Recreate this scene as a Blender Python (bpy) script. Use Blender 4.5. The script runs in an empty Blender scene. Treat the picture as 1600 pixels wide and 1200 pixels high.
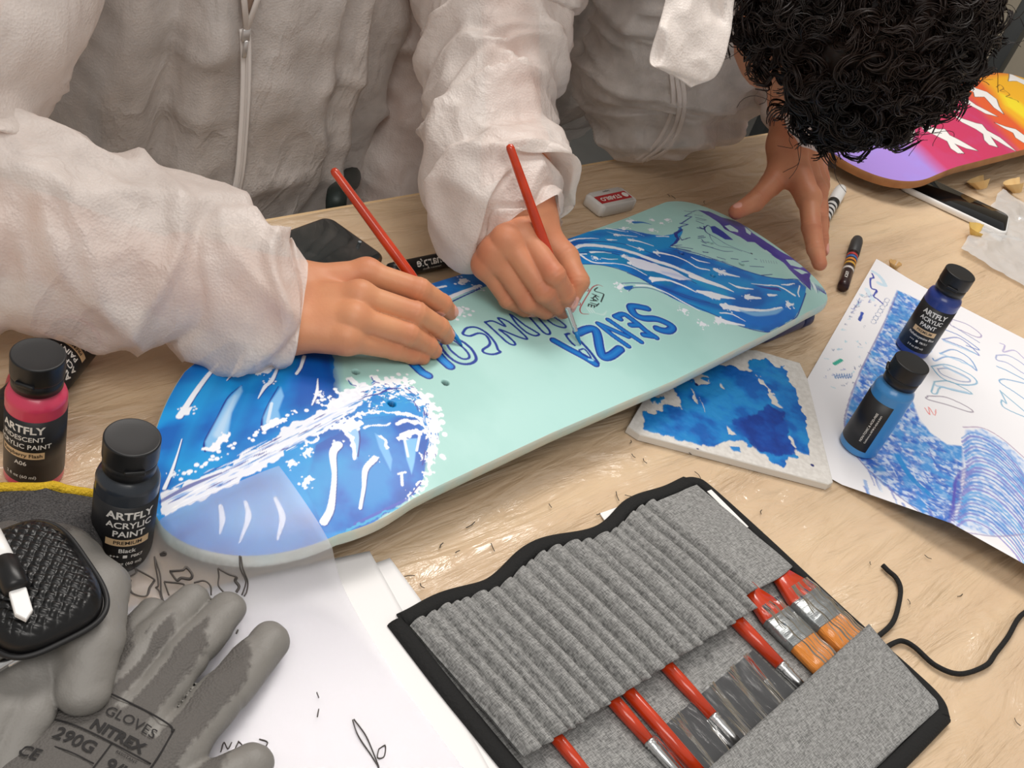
import bpy, math, random
import numpy as np
from mathutils import Matrix, Vector

random.seed(7)
RNG = np.random.default_rng(11)
SC = bpy.context.scene
COL = SC.collection
CM = 0.01                      # everything below is written in centimetres, table top at z = 0

# ------------------------------------------------------------------ camera
F_PX, CAM_H = 1738.2, 56.05
FW = np.array([0.6473, 0.4720, -0.5984])
RT = np.array([0.7223, -0.6323, 0.2826])
FW = FW / np.linalg.norm(FW)
_p, _r, _A = .64156, .36084, math.radians(53.9)
def _w(v): return np.array([v[0]*math.cos(_A)+v[1]*math.sin(_A), -v[0]*math.sin(_A)+v[1]*math.cos(_A), v[2]])
_fw = np.array([0, math.cos(_p), -math.sin(_p)]); _rt = np.array([1., 0, 0]); _up = np.cross(_rt, _fw)
FW = _w(_fw); RT = _w(math.cos(_r)*_rt+math.sin(_r)*_up); UP = _w(-math.sin(_r)*_rt+math.cos(_r)*_up)
CAM = np.array([0., 0., CAM_H])
cd = bpy.data.cameras.new('camera'); co = bpy.data.objects.new('camera', cd); COL.objects.link(co)
cd.sensor_width = 36.0; cd.lens = F_PX/1600*36.0; cd.clip_start = 0.02; cd.clip_end = 50
co.matrix_world = Matrix(((RT[0], UP[0], -FW[0], 0), (RT[1], UP[1], -FW[1], 0), (RT[2], UP[2], -FW[2], CAM_H*CM), (0, 0, 0, 1)))
SC.camera = co

# ------------------------------------------------------------------ light
SC.view_settings.view_transform = 'Standard'; SC.view_settings.look = 'None'
SC.view_settings.gamma = 1.0; SC.view_settings.exposure = 0.12; SC.view_settings.use_curve_mapping = False
wd = bpy.data.worlds.new('world'); SC.world = wd; wd.use_nodes = True
wd.node_tree.nodes['Background'].inputs[0].default_value = (0.95, 0.92, 0.885, 1)
wd.node_tree.nodes['Background'].inputs[1].default_value = 0.43
def area(name, loc, tgt, sx, sy, power, color):
    l = bpy.data.lights.new(name, 'AREA'); l.shape = 'RECTANGLE'; l.size = sx; l.size_y = sy; l.energy = power; l.color = color
    o = bpy.data.objects.new(name, l); COL.objects.link(o); o.location = loc
    o.rotation_euler = (Vector(tgt)-Vector(loc)).to_track_quat('-Z', 'Y').to_euler()
area('ceiling_panel_light', (1.15, 1.05, 1.75), (0.75, 0.45, 0), 1.1, 0.6, 25, (1.0, 0.95, 0.895))
area('ceiling_panel_light', (-0.3, -0.35, 1.9), (0.5, 0.3, 0), 1.3, 0.8, 16, (1.0, 0.955, 0.91))

# ------------------------------------------------------------------ pixel of the photograph -> point of the place
def ray(u, v): return FW + RT*(u-800)/F_PX - UP*(v-600)/F_PX
def P(u, v, z=0.0):
    d = ray(u, v); return CAM + d*(z-CAM_H)/d[2]
def PY(u, v, y):
    d = ray(u, v); return CAM + d*y/d[1]
def tz(ox, oy, s, pts):        # zoomed crop coordinates -> photo pixels
    return [(ox+x/s, oy+y/s) for x, y in pts]

# ------------------------------------------------------------------ objects
OFF = {}
def link(o, parent=None):
    COL.objects.link(o)
    if parent is not None: o.parent = parent
def thing(name, loc, label, cat, group=None):
    o = bpy.data.objects.new(name, None); link(o); o.empty_display_size = 0.02
    loc = np.array(loc, float); o.location = loc*CM; OFF[o] = loc
    tag(o, label, cat, group); return o
def tag(o, label=None, cat=None, group=None, kind=None):
    if label: o['label'] = label
    if cat: o['category'] = cat
    if group: o['group'] = group
    if kind: o['kind'] = kind
    return o
def obj(name, V, Fc, m, parent=None, smooth=True, loc=None, col=None, attrs=None, mats=None, midx=None, label=None):
    V = np.asarray(V, float)
    off = OFF[parent] if parent is not None else (np.array(loc, float) if loc is not None else np.zeros(3))
    me = bpy.data.meshes.new(name)
    if isinstance(Fc, np.ndarray):
        n = len(Fc); k = Fc.shape[1]
        me.vertices.add(len(V)); me.vertices.foreach_set('co', ((V-off)*CM).ravel().astype(np.float32))
        me.loops.add(n*k); me.loops.foreach_set('vertex_index', Fc.ravel().astype(np.int32))
        me.polygons.add(n); me.polygons.foreach_set('loop_start', np.arange(0, n*k, k, dtype=np.int32))
        me.polygons.foreach_set('loop_total', np.full(n, k, np.int32)); me.update(calc_edges=True)
    else:
        me.from_pydata([tuple(v) for v in (V-off)*CM], [], [tuple(int(i) for i in f) for f in Fc]); me.update()
    me.polygons.foreach_set('use_smooth', [smooth]*len(me.polygons))
    for mm in (mats or [m]): me.materials.append(mm)
    if midx is not None: me.polygons.foreach_set('material_index', np.asarray(midx, np.int32))
    if col is not None:
        a = me.color_attributes.new('Col', 'FLOAT_COLOR', 'POINT')
        c4 = np.ones((len(V), 4), np.float32); c4[:, :3] = col; a.data.foreach_set('color', c4.ravel())
    for nme, val in (attrs or {}).items():
        a = me.attributes.new(nme, 'FLOAT', 'POINT'); a.data.foreach_set('value', np.asarray(val, np.float32))
    o = bpy.data.objects.new(name, me); link(o, parent)
    if parent is None: o.location = off*CM
    OFF[o] = off
    if label: o['label'] = label
    return o
def join(parts):               # [(V,F)] -> V,F lists
    V, Fs, n = [], [], 0
    for v, f in parts:
        v = np.asarray(v, float); V.append(v); Fs += [tuple(int(i)+n for i in q) for q in f]; n += len(v)
    return np.vstack(V), Fs

# ------------------------------------------------------------------ shapes
def lathe(profile, n=40, origin=(0, 0, 0), axis=(0, 0, 1), closed=True):
    ax = np.array(axis, float); ax /= np.linalg.norm(ax)
    t = np.array([1., 0, 0]) if abs(ax[0]) < .9 else np.array([0, 1., 0])
    e1 = np.cross(ax, t); e1 /= np.linalg.norm(e1); e2 = np.cross(ax, e1)
    V, Fc = [], []
    for r, h in profile:
        for k in range(n):
            a = 2*math.pi*k/n; V.append(np.array(origin)+ax*h+(e1*math.cos(a)+e2*math.sin(a))*max(r, 1e-4))
    m = len(profile)
    for i in range(m-1):
        for k in range(n): Fc.append((i*n+k, i*n+(k+1) % n, (i+1)*n+(k+1) % n, (i+1)*n+k))
    if closed:
        Fc.append(tuple(reversed(range(n)))); Fc.append(tuple((m-1)*n+k for k in range(n)))
    return np.array(V), Fc
def spline(pts, n):            # Catmull-Rom through the points
    p = np.array(pts, float); p = np.vstack([2*p[0]-p[1], p, 2*p[-1]-p[-2]]); out = []
    m = len(p)-3
    for t in np.linspace(0, m, n):
        i = min(int(t), m-1); s = t-i; a, b, c, d = p[i:i+4]
        out.append(.5*((2*b)+(-a+c)*s+(2*a-5*b+4*c-d)*s*s+(-a+3*b-3*c+d)*s**3))
    return np.array(out)
def frames(path, up=(0, 0, 1)):
    path = np.array(path, float); T = np.gradient(path, axis=0); T /= np.linalg.norm(T, axis=1)[:, None]+1e-12
    N = np.zeros_like(T); v = np.array(up, float)
    for i in range(len(T)):
        v = v-T[i]*(v@T[i])
        if np.linalg.norm(v) < 1e-6: v = np.cross(T[i], [1, 0.3, 0.2])
        v = v/np.linalg.norm(v); N[i] = v
    return T, N, np.cross(T, N)
def tube(path, r, n=8, ry=None, up=(0, 0, 1), cap=True):
    path = np.array(path, float); m = len(path); r = np.broadcast_to(r, m); ry = r if ry is None else np.broadcast_to(ry, m)
    T, N, B = frames(path, up); a = np.arange(n)*2*math.pi/n
    V = (path[:, None]+N[:, None]*(ry[:, None]*np.cos(a))[..., None]+B[:, None]*(r[:, None]*np.sin(a))[..., None]).reshape(-1, 3)
    Fc = [(i*n+k, i*n+(k+1) % n, (i+1)*n+(k+1) % n, (i+1)*n+k) for i in range(m-1) for k in range(n)]
    if cap: Fc += [tuple(reversed(range(n))), tuple((m-1)*n+k for k in range(n))]
    return V, Fc
def grid_faces(nu, nv, closed_v=False):
    i = np.arange(nu-1)[:, None]; j = np.arange(nv if closed_v else nv-1)[None]
    a = i*nv+j; b = i*nv+(j+1) % nv
    return np.stack([a, b, b+nv, a+nv], -1).reshape(-1, 4)
def box(lo, hi, bev=0.0):
    (x0, y0, z0), (x1, y1, z1) = lo, hi; b = bev
    if b <= 0:
        V = [(x, y, z) for z in (z0, z1) for y in (y0, y1) for x in (x0, x1)]
        return np.array(V), [(0, 2, 3, 1), (4, 5, 7, 6), (0, 1, 5, 4), (2, 6, 7, 3), (0, 4, 6, 2), (1, 3, 7, 5)]
    return slab(rrect(x0, y0, x1, y1, b*1.5, 4), z0, z1, b)
def rrect(x0, y0, x1, y1, r, n=6):
    out = []
    for cx, cy, a0 in ((x1-r, y1-r, 0), (x0+r, y1-r, 90), (x0+r, y0+r, 180), (x1-r, y0+r, 270)):
        for k in range(n+1):
            a = math.radians(a0+90*k/n); out.append((cx+r*math.cos(a), cy+r*math.sin(a)))
    return np.array(out)
def slab(poly, z0, z1, bev=0.0):       # closed outline -> plate with softened edges
    p = np.array(poly, float); n = len(p); c = p.mean(0)
    def ins(d):
        e = np.roll(p, -1, 0)-np.roll(p, 1, 0); nn = np.stack([e[:, 1], -e[:, 0]], 1); nn /= np.linalg.norm(nn, axis=1)[:, None]+1e-9
        s = np.sign(((p-c)*nn).sum(1).sum()); return p-nn*s*d
    rings = [(bev, z0), (0, z0+bev), (0, z1-bev), (bev, z1)] if bev > 0 else [(0, z0), (0, z1)]
    V = np.vstack([np.column_stack([ins(d) if d else p, np.full(n, z)]) for d, z in rings]); Fc = []
    for i in range(len(rings)-1):
        for k in range(n): Fc.append((i*n+k, i*n+(k+1) % n, (i+1)*n+(k+1) % n, (i+1)*n+k))
    Fc += [tuple(reversed(range(n))), tuple((len(rings)-1)*n+k for k in range(n))]
    return V, Fc
def place(V, origin, ex, ey=None, ez=(0, 0, 1)):
    ex = np.array(ex, float); ex /= np.linalg.norm(ex); ez = np.array(ez, float)
    ez = ez-ex*(ez@ex); ez /= np.linalg.norm(ez); ey = np.cross(ez, ex)
    return np.array(origin, float)+V[:, :1]*ex+V[:, 1:2]*ey+V[:, 2:3]*ez

# ------------------------------------------------------------------ noise
def _hash(ix, iy, iz, seed):
    h = (ix.astype(np.int64)*374761393+iy.astype(np.int64)*668265263+iz.astype(np.int64)*2147483647+seed*974711) & 0xffffffff
    h = ((h ^ (h >> 13))*1274126177) & 0xffffffff
    return ((h ^ (h >> 16)) & 0xffff)/65535.0
def vnoise(p, seed=0):
    p = np.asarray(p, float)
    if p.shape[1] == 2: p = np.column_stack([p, np.zeros(len(p))])
    i = np.floor(p); f = p-i; f = f*f*f*(f*(f*6-15)+10); i = i.astype(np.int64); r = 0
    for dx in (0, 1):
        for dy in (0, 1):
            for dz in (0, 1):
                w = (f[:, 0] if dx else 1-f[:, 0])*(f[:, 1] if dy else 1-f[:, 1])*(f[:, 2] if dz else 1-f[:, 2])
                r = r+w*_hash(i[:, 0]+dx, i[:, 1]+dy, i[:, 2]+dz, seed)
    return r
def fbm(p, seed=0, o=4):
    s = 0; a = .5; p = np.asarray(p, float)
    for k in range(o): s = s+a*vnoise(p*2**k+k*17.3, seed+k); a *= .5
    return s/(1-.5**o)
def ridged(p, seed=0, o=2):
    s = 0; a = .6; p = np.asarray(p, float); t = 0
    for k in range(o): s = s+a*(1-np.abs(2*vnoise(p*2**k+k*9.7, seed+k)-1)*1.6); t += a; a *= .45
    return s/t

# ------------------------------------------------------------------ organic bodies: distance fields meshed into one skin
def rcone(Q, a, b, r1, r2):
    a = np.asarray(a, float); b = np.asarray(b, float); ab = b-a; t = np.clip(((Q-a)@ab)/(ab@ab+1e-9), 0, 1)
    return np.linalg.norm(Q-a-t[:, None]*ab, axis=1)-(r1+(r2-r1)*t)
def smin(a, b, k):
    h = np.maximum(k-np.abs(a-b), 0)/k; return np.minimum(a, b)-h*h*k*.25
def ellip(Q, c, r, R=None):
    q = Q-np.asarray(c, float)
    if R is not None: q = q@np.asarray(R).T
    k0 = np.linalg.norm(q/r, axis=1); k1 = np.linalg.norm(q/(np.asarray(r)**2), axis=1)
    return k0*(k0-1)/(k1+1e-9)
def surface_net(fn, lo, hi, h):
    lo = np.array(lo, float); n = np.ceil((np.array(hi)-lo)/h).astype(int)+1
    g = np.stack(np.meshgrid(*[lo[k]+h*np.arange(n[k]) for k in range(3)], indexing='ij'), -1).reshape(-1, 3)
    # coarse look first, exact values only in the blocks the surface runs through
    B = 5; m = -(-n//B); cg = np.stack(np.meshgrid(*[lo[k]+h*(B*np.arange(m[k])+(B-1)/2) for k in range(3)], indexing='ij'), -1).reshape(-1, 3)
    cd_ = fn(cg).reshape(m); v = np.repeat(np.repeat(np.repeat(cd_, B, 0), B, 1), B, 2)[:n[0], :n[1], :n[2]].ravel().copy()
    near = np.repeat(np.repeat(np.repeat(np.abs(cd_) < h*B*1.6, B, 0), B, 1), B, 2)[:n[0], :n[1], :n[2]].ravel()
    ix = np.where(near)[0]
    for s in range(0, len(ix), 200000): v[ix[s:s+200000]] = fn(g[ix[s:s+200000]])
    v = v.reshape(n); ins = v < 0
    cs = tuple(k-1 for k in n); acc = np.zeros(cs+(3,)); cnt = np.zeros(cs)
    def sub(A, d): return A[d[0]:d[0]+cs[0], d[1]:d[1]+cs[1], d[2]:d[2]+cs[2]]
    for ax in range(3):
        o1, o2 = [k for k in range(3) if k != ax]
        for p in (0, 1):
            for q in (0, 1):
                d0 = [0, 0, 0]; d0[o1] = p; d0[o2] = q; d1 = list(d0); d1[ax] = 1
                a, b = sub(v, d0), sub(v, d1); m = (a < 0) != (b < 0)
                t = np.where(m, a/np.where(m, a-b, 1), 0); pos = np.zeros(cs+(3,)); pos[..., o1] = p; pos[..., o2] = q; pos[..., ax] = t
                acc += pos*m[..., None]; cnt += m
    act = cnt > 0; idx = -np.ones(cs, int); idx[act] = np.arange(act.sum())
    V = lo+h*(np.argwhere(act)+acc[act]/cnt[act][:, None]); Fs = []
    for ax in range(3):
        o1, o2 = [(1, 2), (2, 0), (0, 1)][ax]
        sl = [slice(None)]*3; sl2 = [slice(None)]*3; sl[ax] = slice(0, -1); sl2[ax] = slice(1, None)
        a, b = ins[tuple(sl)], ins[tuple(sl2)]
        for flip in (0, 1):
            e = np.argwhere((a & ~b) if not flip else (~a & b)); e = e[(e[:, o1] > 0) & (e[:, o2] > 0) & (e[:, o1] < cs[o1]) & (e[:, o2] < cs[o2])]
            def c(p, q):
                w = e.copy(); w[:, o1] -= p; w[:, o2] -= q; return idx[w[:, 0], w[:, 1], w[:, 2]]
            quad = np.stack([c(1, 1), c(0, 1), c(0, 0), c(1, 0)], 1)
            Fs.append(quad[:, ::-1] if flip else quad)
    Fs = np.vstack(Fs); Fs = Fs[(Fs >= 0).all(1)]
    for _ in range(2):         # settle the vertices on the surface
        e = h*.3; d = fn(V); G = np.stack([fn(V+e*np.eye(3)[k])-d for k in range(3)], 1)/e
        V = V-np.clip(d, -h, h)[:, None]*G/((G*G).sum(1)[:, None]+1e-6)*.8
    return V, Fs

# ------------------------------------------------------------------ materials
def lin(h):
    if isinstance(h, str): h = [int(h[i:i+2], 16)/255 for i in (1, 3, 5)]
    return tuple(c/12.92 if c <= .04045 else ((c+.055)/1.055)**2.4 for c in h)
def mat(name, color='#808080', rough=.5, metal=0., bump=None, var=None, coat=0., trans=0., ior=1.45, sss=0., spec=.5, attr=None, alpha=1., scale=1.):
    m = bpy.data.materials.new(name); m.use_nodes = True; nt = m.node_tree; b = nt.nodes['Principled BSDF']
    c = lin(color); b.inputs['Base Color'].default_value = (*c, 1); b.inputs['Roughness'].default_value = rough; b.inputs['Metallic'].default_value = metal
    b.inputs['Coat Weight'].default_value = coat; b.inputs['Transmission Weight'].default_value = trans; b.inputs['IOR'].default_value = ior
    b.inputs['Specular IOR Level'].default_value = spec; b.inputs['Alpha'].default_value = alpha
    if sss: b.inputs['Subsurface Weight'].default_value = sss; b.inputs['Subsurface Radius'].default_value = (.008, .003, .0015); b.inputs['Subsurface Scale'].default_value = .6
    tc = nt.nodes.new('ShaderNodeTexCoord'); src = None
    if attr:
        a = nt.nodes.new('ShaderNodeVertexColor'); a.layer_name = 'Col'; src = a.outputs['Color']; nt.links.new(src, b.inputs['Base Color'])
    if var:                    # var = (scale, colour2, amount, detail)
        nz = nt.nodes.new('ShaderNodeTexNoise'); nz.inputs['Scale'].default_value = var[0]; nz.inputs['Detail'].default_value = 5
        nt.links.new(tc.outputs['Object'], nz.inputs['Vector'])
        mr = nt.nodes.new('ShaderNodeMapRange'); mr.inputs[1].default_value = .35; mr.inputs[2].default_value = .65; mr.inputs[3].default_value = 0; mr.inputs[4].default_value = var[2]
        nt.links.new(nz.outputs['Fac'], mr.inputs[0])
        mx = nt.nodes.new('ShaderNodeMix'); mx.data_type = 'RGBA'; nt.links.new(mr.outputs[0], mx.inputs[0])
        mx.inputs[6].default_value = (*c, 1); mx.inputs[7].default_value = (*lin(var[1]), 1)
        if src is not None: nt.links.new(src, mx.inputs[6])
        nt.links.new(mx.outputs[2], b.inputs['Base Color'])
    if bump:                   # bump = (scale, strength, distance_m[, stretch xyz])
        nz = nt.nodes.new('ShaderNodeTexNoise'); nz.inputs['Scale'].default_value = bump[0]; nz.inputs['Detail'].default_value = 4
        mp = nt.nodes.new('ShaderNodeMapping'); mp.inputs['Scale'].default_value = bump[3] if len(bump) > 3 else (1, 1, 1)
        nt.links.new(tc.outputs['Object'], mp.inputs[0]); nt.links.new(mp.outputs[0], nz.inputs['Vector'])
        bp = nt.nodes.new('ShaderNodeBump'); bp.inputs['Strength'].default_value = bump[1]; bp.inputs['Distance'].default_value = bump[2]
        nt.links.new(nz.outputs['Fac'], bp.inputs['Height']); nt.links.new(bp.outputs[0], b.inputs['Normal'])
    return m
class NT:                      # small helper for hand-wired materials
    def __init__(s, name):
        s.m = bpy.data.materials.new(name); s.m.use_nodes = True; s.t = s.m.node_tree
        s.t.nodes.clear(); s.out = s.n('OutputMaterial')
    def n(s, typ, **kw):
        nd = s.t.nodes.new('ShaderNode'+typ)
        for k, v in kw.items():
            if k.startswith('i_'):
                key = k[2:]; key = int(key) if key.isdigit() else key.replace('_', ' ')
                nd.inputs[key].default_value = v
            else: setattr(nd, k, v)
        return nd
    def l(s, a, b): s.t.links.new(a, b)

# ================================================================== the room
M_floor = mat('grey_floor', '#5a5a58', .7, var=(6, '#4a4a49', .6), bump=(60, .2, .002))
M_wall = mat('beige_wall', '#cfc4b0', .8, var=(3, '#c4b8a2', .5), bump=(40, .1, .002))
V, Fc = box((-150, -150, -76), (420, 330, -74)); tag(obj('floor', V, Fc, M_floor, smooth=False), kind='structure')
V, Fc = box((-150, 330, -76), (420, 336, 190)); tag(obj('wall_back', V, Fc, M_wall, smooth=False), kind='structure')
V, Fc = box((420, -150, -76), (426, 336, 190)); tag(obj('wall_right', V, Fc, M_wall, smooth=False), kind='structure')
V, Fc = box((418.6, -150, -74), (420, 330, -64)); tag(obj('baseboard_right', V, Fc, mat('grey_baseboard', '#8d8a84', .6), smooth=False), kind='structure')

# work table: pale wooden top on metal legs
def wood_mat():
    k = NT('pale_wood'); b = k.n('BsdfPrincipled', i_Roughness=.6)
    tc = k.n('TexCoord'); mp = k.n('Mapping'); mp.inputs['Scale'].default_value = (1.2, 14, 1); k.l(tc.outputs['Object'], mp.inputs[0])
    nz = k.n('TexNoise', i_Scale=2.2, i_Detail=8.); k.l(mp.outputs[0], nz.inputs['Vector'])
    cr = k.n('ValToRGB'); e = cr.color_ramp.elements; e[0].position = .3; e[0].color = (*lin('#d8b384'), 1); e[1].position = .72; e[1].color = (*lin('#efd2a4'), 1)
    k.l(nz.outputs['Fac'], cr.inputs[0]); k.l(cr.outputs[0], b.inputs['Base Color']); k.l(b.outputs[0], k.out.inputs[0]); return k.m
M_wood = wood_mat(); M_steel = mat('grey_steel', '#6a6d6e', .4, .8)
tb = thing('work_table', (100, 20, -74), 'long pale wooden work table covered with clear plastic sheeting', 'table')
V, Fc = box((-40, -45, -2.6), (290, 72, -0.05), .3); obj('tabletop', V, Fc, M_wood, tb, smooth=False)
for x in (-30, 280):
    for y in (-36, 63):
        V, Fc = box((x-2, y-2, -74), (x+2, y+2, -2.6), .3); obj('leg', V, Fc, M_steel, tb, smooth=False)
for y in (-36, 63):
    V, Fc = box((-28, y-1, -8), (278, y+1, -2.7)); obj('apron', V, Fc, M_steel, tb, smooth=False)

def film_mat():
    k = NT('clear_plastic_film'); tc = k.n('TexCoord')
    mp = k.n('Mapping'); mp.inputs['Rotation'].default_value = (0, 0, math.radians(24)); mp.inputs['Scale'].default_value = (5, 30, 5); k.l(tc.outputs['Object'], mp.inputs[0])
    nz = k.n('TexNoise', i_Scale=1.3, i_Detail=6., i_Distortion=1.2); k.l(mp.outputs[0], nz.inputs['Vector'])
    n2 = k.n('TexNoise', i_Scale=9., i_Detail=3.); k.l(tc.outputs['Object'], n2.inputs['Vector'])
    mm = k.n('Math', operation='MULTIPLY'); k.l(nz.outputs['Fac'], mm.inputs[0]); k.l(n2.outputs['Fac'], mm.inputs[1])
    bp = k.n('Bump', i_Strength=1., i_Distance=.03); k.l(mm.outputs[0], bp.inputs['Height'])
    tr = k.n('BsdfTransparent'); df = k.n('BsdfDiffuse', i_Color=(*lin('#f3e3cb'), 1)); gl = k.n('BsdfGlossy', i_Roughness=.2)
    for q in (df, gl): k.l(bp.outputs[0], q.inputs['Normal'])
    m1 = k.n('MixShader', i_0=.36); k.l(tr.outputs[0], m1.inputs[1]); k.l(df.outputs[0], m1.inputs[2])
    m2 = k.n('MixShader', i_0=.09); k.l(m1.outputs[0], m2.inputs[1]); k.l(gl.outputs[0], m2.inputs[2]); k.l(m2.outputs[0], k.out.inputs[0]); return k.m
M_film = film_mat()
xs = np.arange(-39, 289, .6); ys = np.arange(-44.5, 71.8, .6)
X, Y = np.meshgrid(xs, ys, indexing='ij'); q = np.column_stack([X.ravel(), Y.ravel()])
c, s = math.cos(.42), math.sin(.42); w = np.column_stack([(q[:, 0]*c+q[:, 1]*s)/16+fbm(q/11, 3)*.8, (-q[:, 0]*s+q[:, 1]*c)/2.4+fbm(q/14, 5)*2.4])
hgt = np.clip(ridged(w, 21, 3)-.5, 0, 1)*.42*(.35+1.0*vnoise(q/9, 8))
obj_film = obj('plastic_sheet', np.column_stack([q, 0.02+np.minimum(hgt*.8, .17)]), grid_faces(len(xs), len(ys)), M_film)
tag(obj_film, 'thin wrinkled clear plastic sheet spread over the work table', 'plastic sheet')

# ================================================================== people
def skin_mat(name, base, deep):
    k = NT(name); b = k.n('BsdfPrincipled', i_Roughness=.48); b.inputs['Subsurface Weight'].default_value = .12
    b.inputs['Subsurface Radius'].default_value = (.006, .0022, .0012); b.inputs['Specular IOR Level'].default_value = .35
    tc = k.n('TexCoord'); nz = k.n('TexNoise', i_Scale=28., i_Detail=5.); k.l(tc.outputs['Object'], nz.inputs['Vector'])
    mx = k.n('Mix', data_type='RGBA'); mx.inputs[6].default_value = (*lin(base), 1); mx.inputs[7].default_value = (*lin(deep), 1)
    mr = k.n('MapRange', i_1=.35, i_2=.7, i_3=0., i_4=.55); k.l(nz.outputs['Fac'], mr.inputs[0])
    ar = k.n('Attribute', attribute_name='red'); ad = k.n('Math', operation='ADD', use_clamp=True); k.l(mr.outputs[0], ad.inputs[0]); k.l(ar.outputs['Fac'], ad.inputs[1])
    k.l(ad.outputs[0], mx.inputs[0])
    an = k.n('Attribute', attribute_name='nail'); m2 = k.n('Mix', data_type='RGBA'); m2.inputs[7].default_value = (*lin('#e6ab9c'), 1)
    k.l(an.outputs['Fac'], m2.inputs[0]); k.l(mx.outputs[2], m2.inputs[6]); k.l(m2.outputs[2], b.inputs['Base Color'])
    n2 = k.n('TexNoise', i_Scale=420., i_Detail=3.); k.l(tc.outputs['Object'], n2.inputs['Vector'])
    bp = k.n('Bump', i_Strength=.22, i_Distance=.0006); k.l(n2.outputs['Fac'], bp.inputs['Height']); k.l(bp.outputs[0], b.inputs['Normal'])
    r2 = k.n('MapRange', i_3=.48, i_4=.26); k.l(an.outputs['Fac'], r2.inputs[0]); k.l(r2.outputs[0], b.inputs['Roughness'])
    k.l(b.outputs[0], k.out.inputs[0]); return k.m
M_skin1 = skin_mat('warm_skin', '#d4976f', '#c47a5a'); M_skin2 = skin_mat('ruddy_skin', '#d0906c', '#bd7054')

def hand(fingers, thumb, wr, wu, fore, fr=(2.5, 2.9), fscale=1.0, palm_r=(1.55, 1.12), side=None):
    """fingers: 4 chains of 4 joints (knuckle, middle, end joint, tip); thumb the same; wr/wu thumb and little side of the wrist; fore the forearm end"""
    fore = [np.array(w)+(np.array(f)-np.array(w))*min(1, 8/np.linalg.norm(np.array(f)-np.array(w))) for w, f in zip((wr, wu), fore)]; fr = (2.1, 2.1)
    fingers = [np.array(f) for f in fingers]; thumb = np.array(thumb); wr = np.array(wr); wu = np.array(wu)
    R = [(1.0, .93, .80, .66), (1.02, .96, .82, .68), (.98, .90, .78, .64), (.90, .78, .68, .56)]
    wp = [wr, wr*.62+wu*.38, wr*.3+wu*.7, wu]
    ctr = (wr+wu)/2; mk = np.mean([f[0] for f in fingers], 0)
    nrm = np.cross(fingers[0][0]-wu, fingers[3][0]-wr); nrm /= np.linalg.norm(nrm)
    if nrm[2] < 0: nrm = -nrm
    nails = []
    for ch in fingers+[thumb]:
        d = ch[3]-ch[2]; d /= np.linalg.norm(d); bend = np.cross(ch[2]-ch[1], ch[3]-ch[2])
        prev = ch[2]-ch[0]; dors = -(prev-d*(prev@d)); dors = -dors
        # dorsal side: away from the curl
        cur = (ch[3]-ch[2])-(ch[2]-ch[1]); cur = cur-d*(cur@d); dn = -cur/(np.linalg.norm(cur)+1e-9)
        if np.linalg.norm(cur) < .25: dn = nrm-d*(nrm@d); dn /= np.linalg.norm(dn)
        nails.append([ch[3]+d*.02, d, dn])
    if side is not None:
        d = nails[4][1]; s_ = np.array(side, float); s_ = s_-d*(s_@d); nails[4][2] = s_/np.linalg.norm(s_)
    def fn(Q):
        palm = None
        for i in range(4):
            d = rcone(Q, wp[i], fingers[i][0]-nrm*.12, palm_r[0], palm_r[1]); palm = d if palm is None else smin(palm, d, 1.0)
        fa = smin(rcone(Q, wr, fore[0], 1.95, fr[0]), rcone(Q, wu, fore[1], 1.85, fr[1]), 1.6)
        palm = smin(palm, fa, 1.4)
        th = smin(rcone(Q, thumb[0], thumb[1], 1.45*fscale, 1.05*fscale), palm, 1.3)
        th2 = smin(rcone(Q, thumb[1], thumb[2], 1.0*fscale, .95*fscale), rcone(Q, thumb[2], thumb[3], .93*fscale, .70*fscale), .25)
        out = smin(th, th2, .5)
        for i, f in enumerate(fingers):
            r = np.array(R[i])*fscale
            d = smin(rcone(Q, f[0], f[1], r[0], r[1]*.97), rcone(Q, f[1], f[2], r[1], r[2]), .22)
            d = smin(d, rcone(Q, f[2], f[3], r[2], r[3]), .2)
            d = smin(d, np.linalg.norm(Q-(f[0]+nrm*.28), axis=1)-r[0]*.86, .7)       # knuckle
            out = np.minimum(smin(palm, d, .55), smin(out, d, .06))
        # skin folds over the finger joints
        for f in fingers+[thumb]:
            for j in (1, 2):
                ax = f[j+1]-f[j-1]; ax /= np.linalg.norm(ax); s = (Q-f[j])@ax; w = np.linalg.norm(Q-f[j], axis=1)
                out = out+np.where(w < 1.7, .016*np.cos(s*15)*np.exp(-(s/.42)**2), 0)
        for c, d, n in nails:
            q = Q-c; a = q@d; h = q@n; b = np.linalg.norm(q-np.outer(a, d)-np.outer(h, n), axis=1)
            e = np.sqrt(((a+.12)/.60)**2+(b/.46)**2); out = out-np.where(h > .05, .035*np.clip((1.0-e)*7, 0, 1), 0)+np.where(h > .05, .03*np.exp(-((e-1.1)/.1)**2), 0)
        return out
    pts = np.vstack(fingers+[thumb, [wr, wu], fore]); lo = pts.min(0)-3.2; hi = pts.max(0)+3.2
    V, Fc = surface_net(fn, lo, hi, .13)
    nail = np.zeros(len(V)); red = np.zeros(len(V))
    for c, d, n in nails:
        q = V-c; a = q@d; h = q@n; b = np.linalg.norm(q-np.outer(a, d)-np.outer(h, n), axis=1)
        e = np.sqrt(((a+.12)/.60)**2+(b/.46)**2); nail = np.maximum(nail, np.clip((1.0-e)*9, 0, 1)*(h > .05))
        red = np.maximum(red, .55*np.exp(-(np.linalg.norm(q, axis=1)/1.1)**2))
    for f in fingers+[thumb]:
        for j in (0, 1, 2): red = np.maximum(red, .42*np.exp(-(np.linalg.norm(V-f[j]-nrm*.5, axis=1)/.9)**2))
    return V, Fc, nail, red

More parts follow.
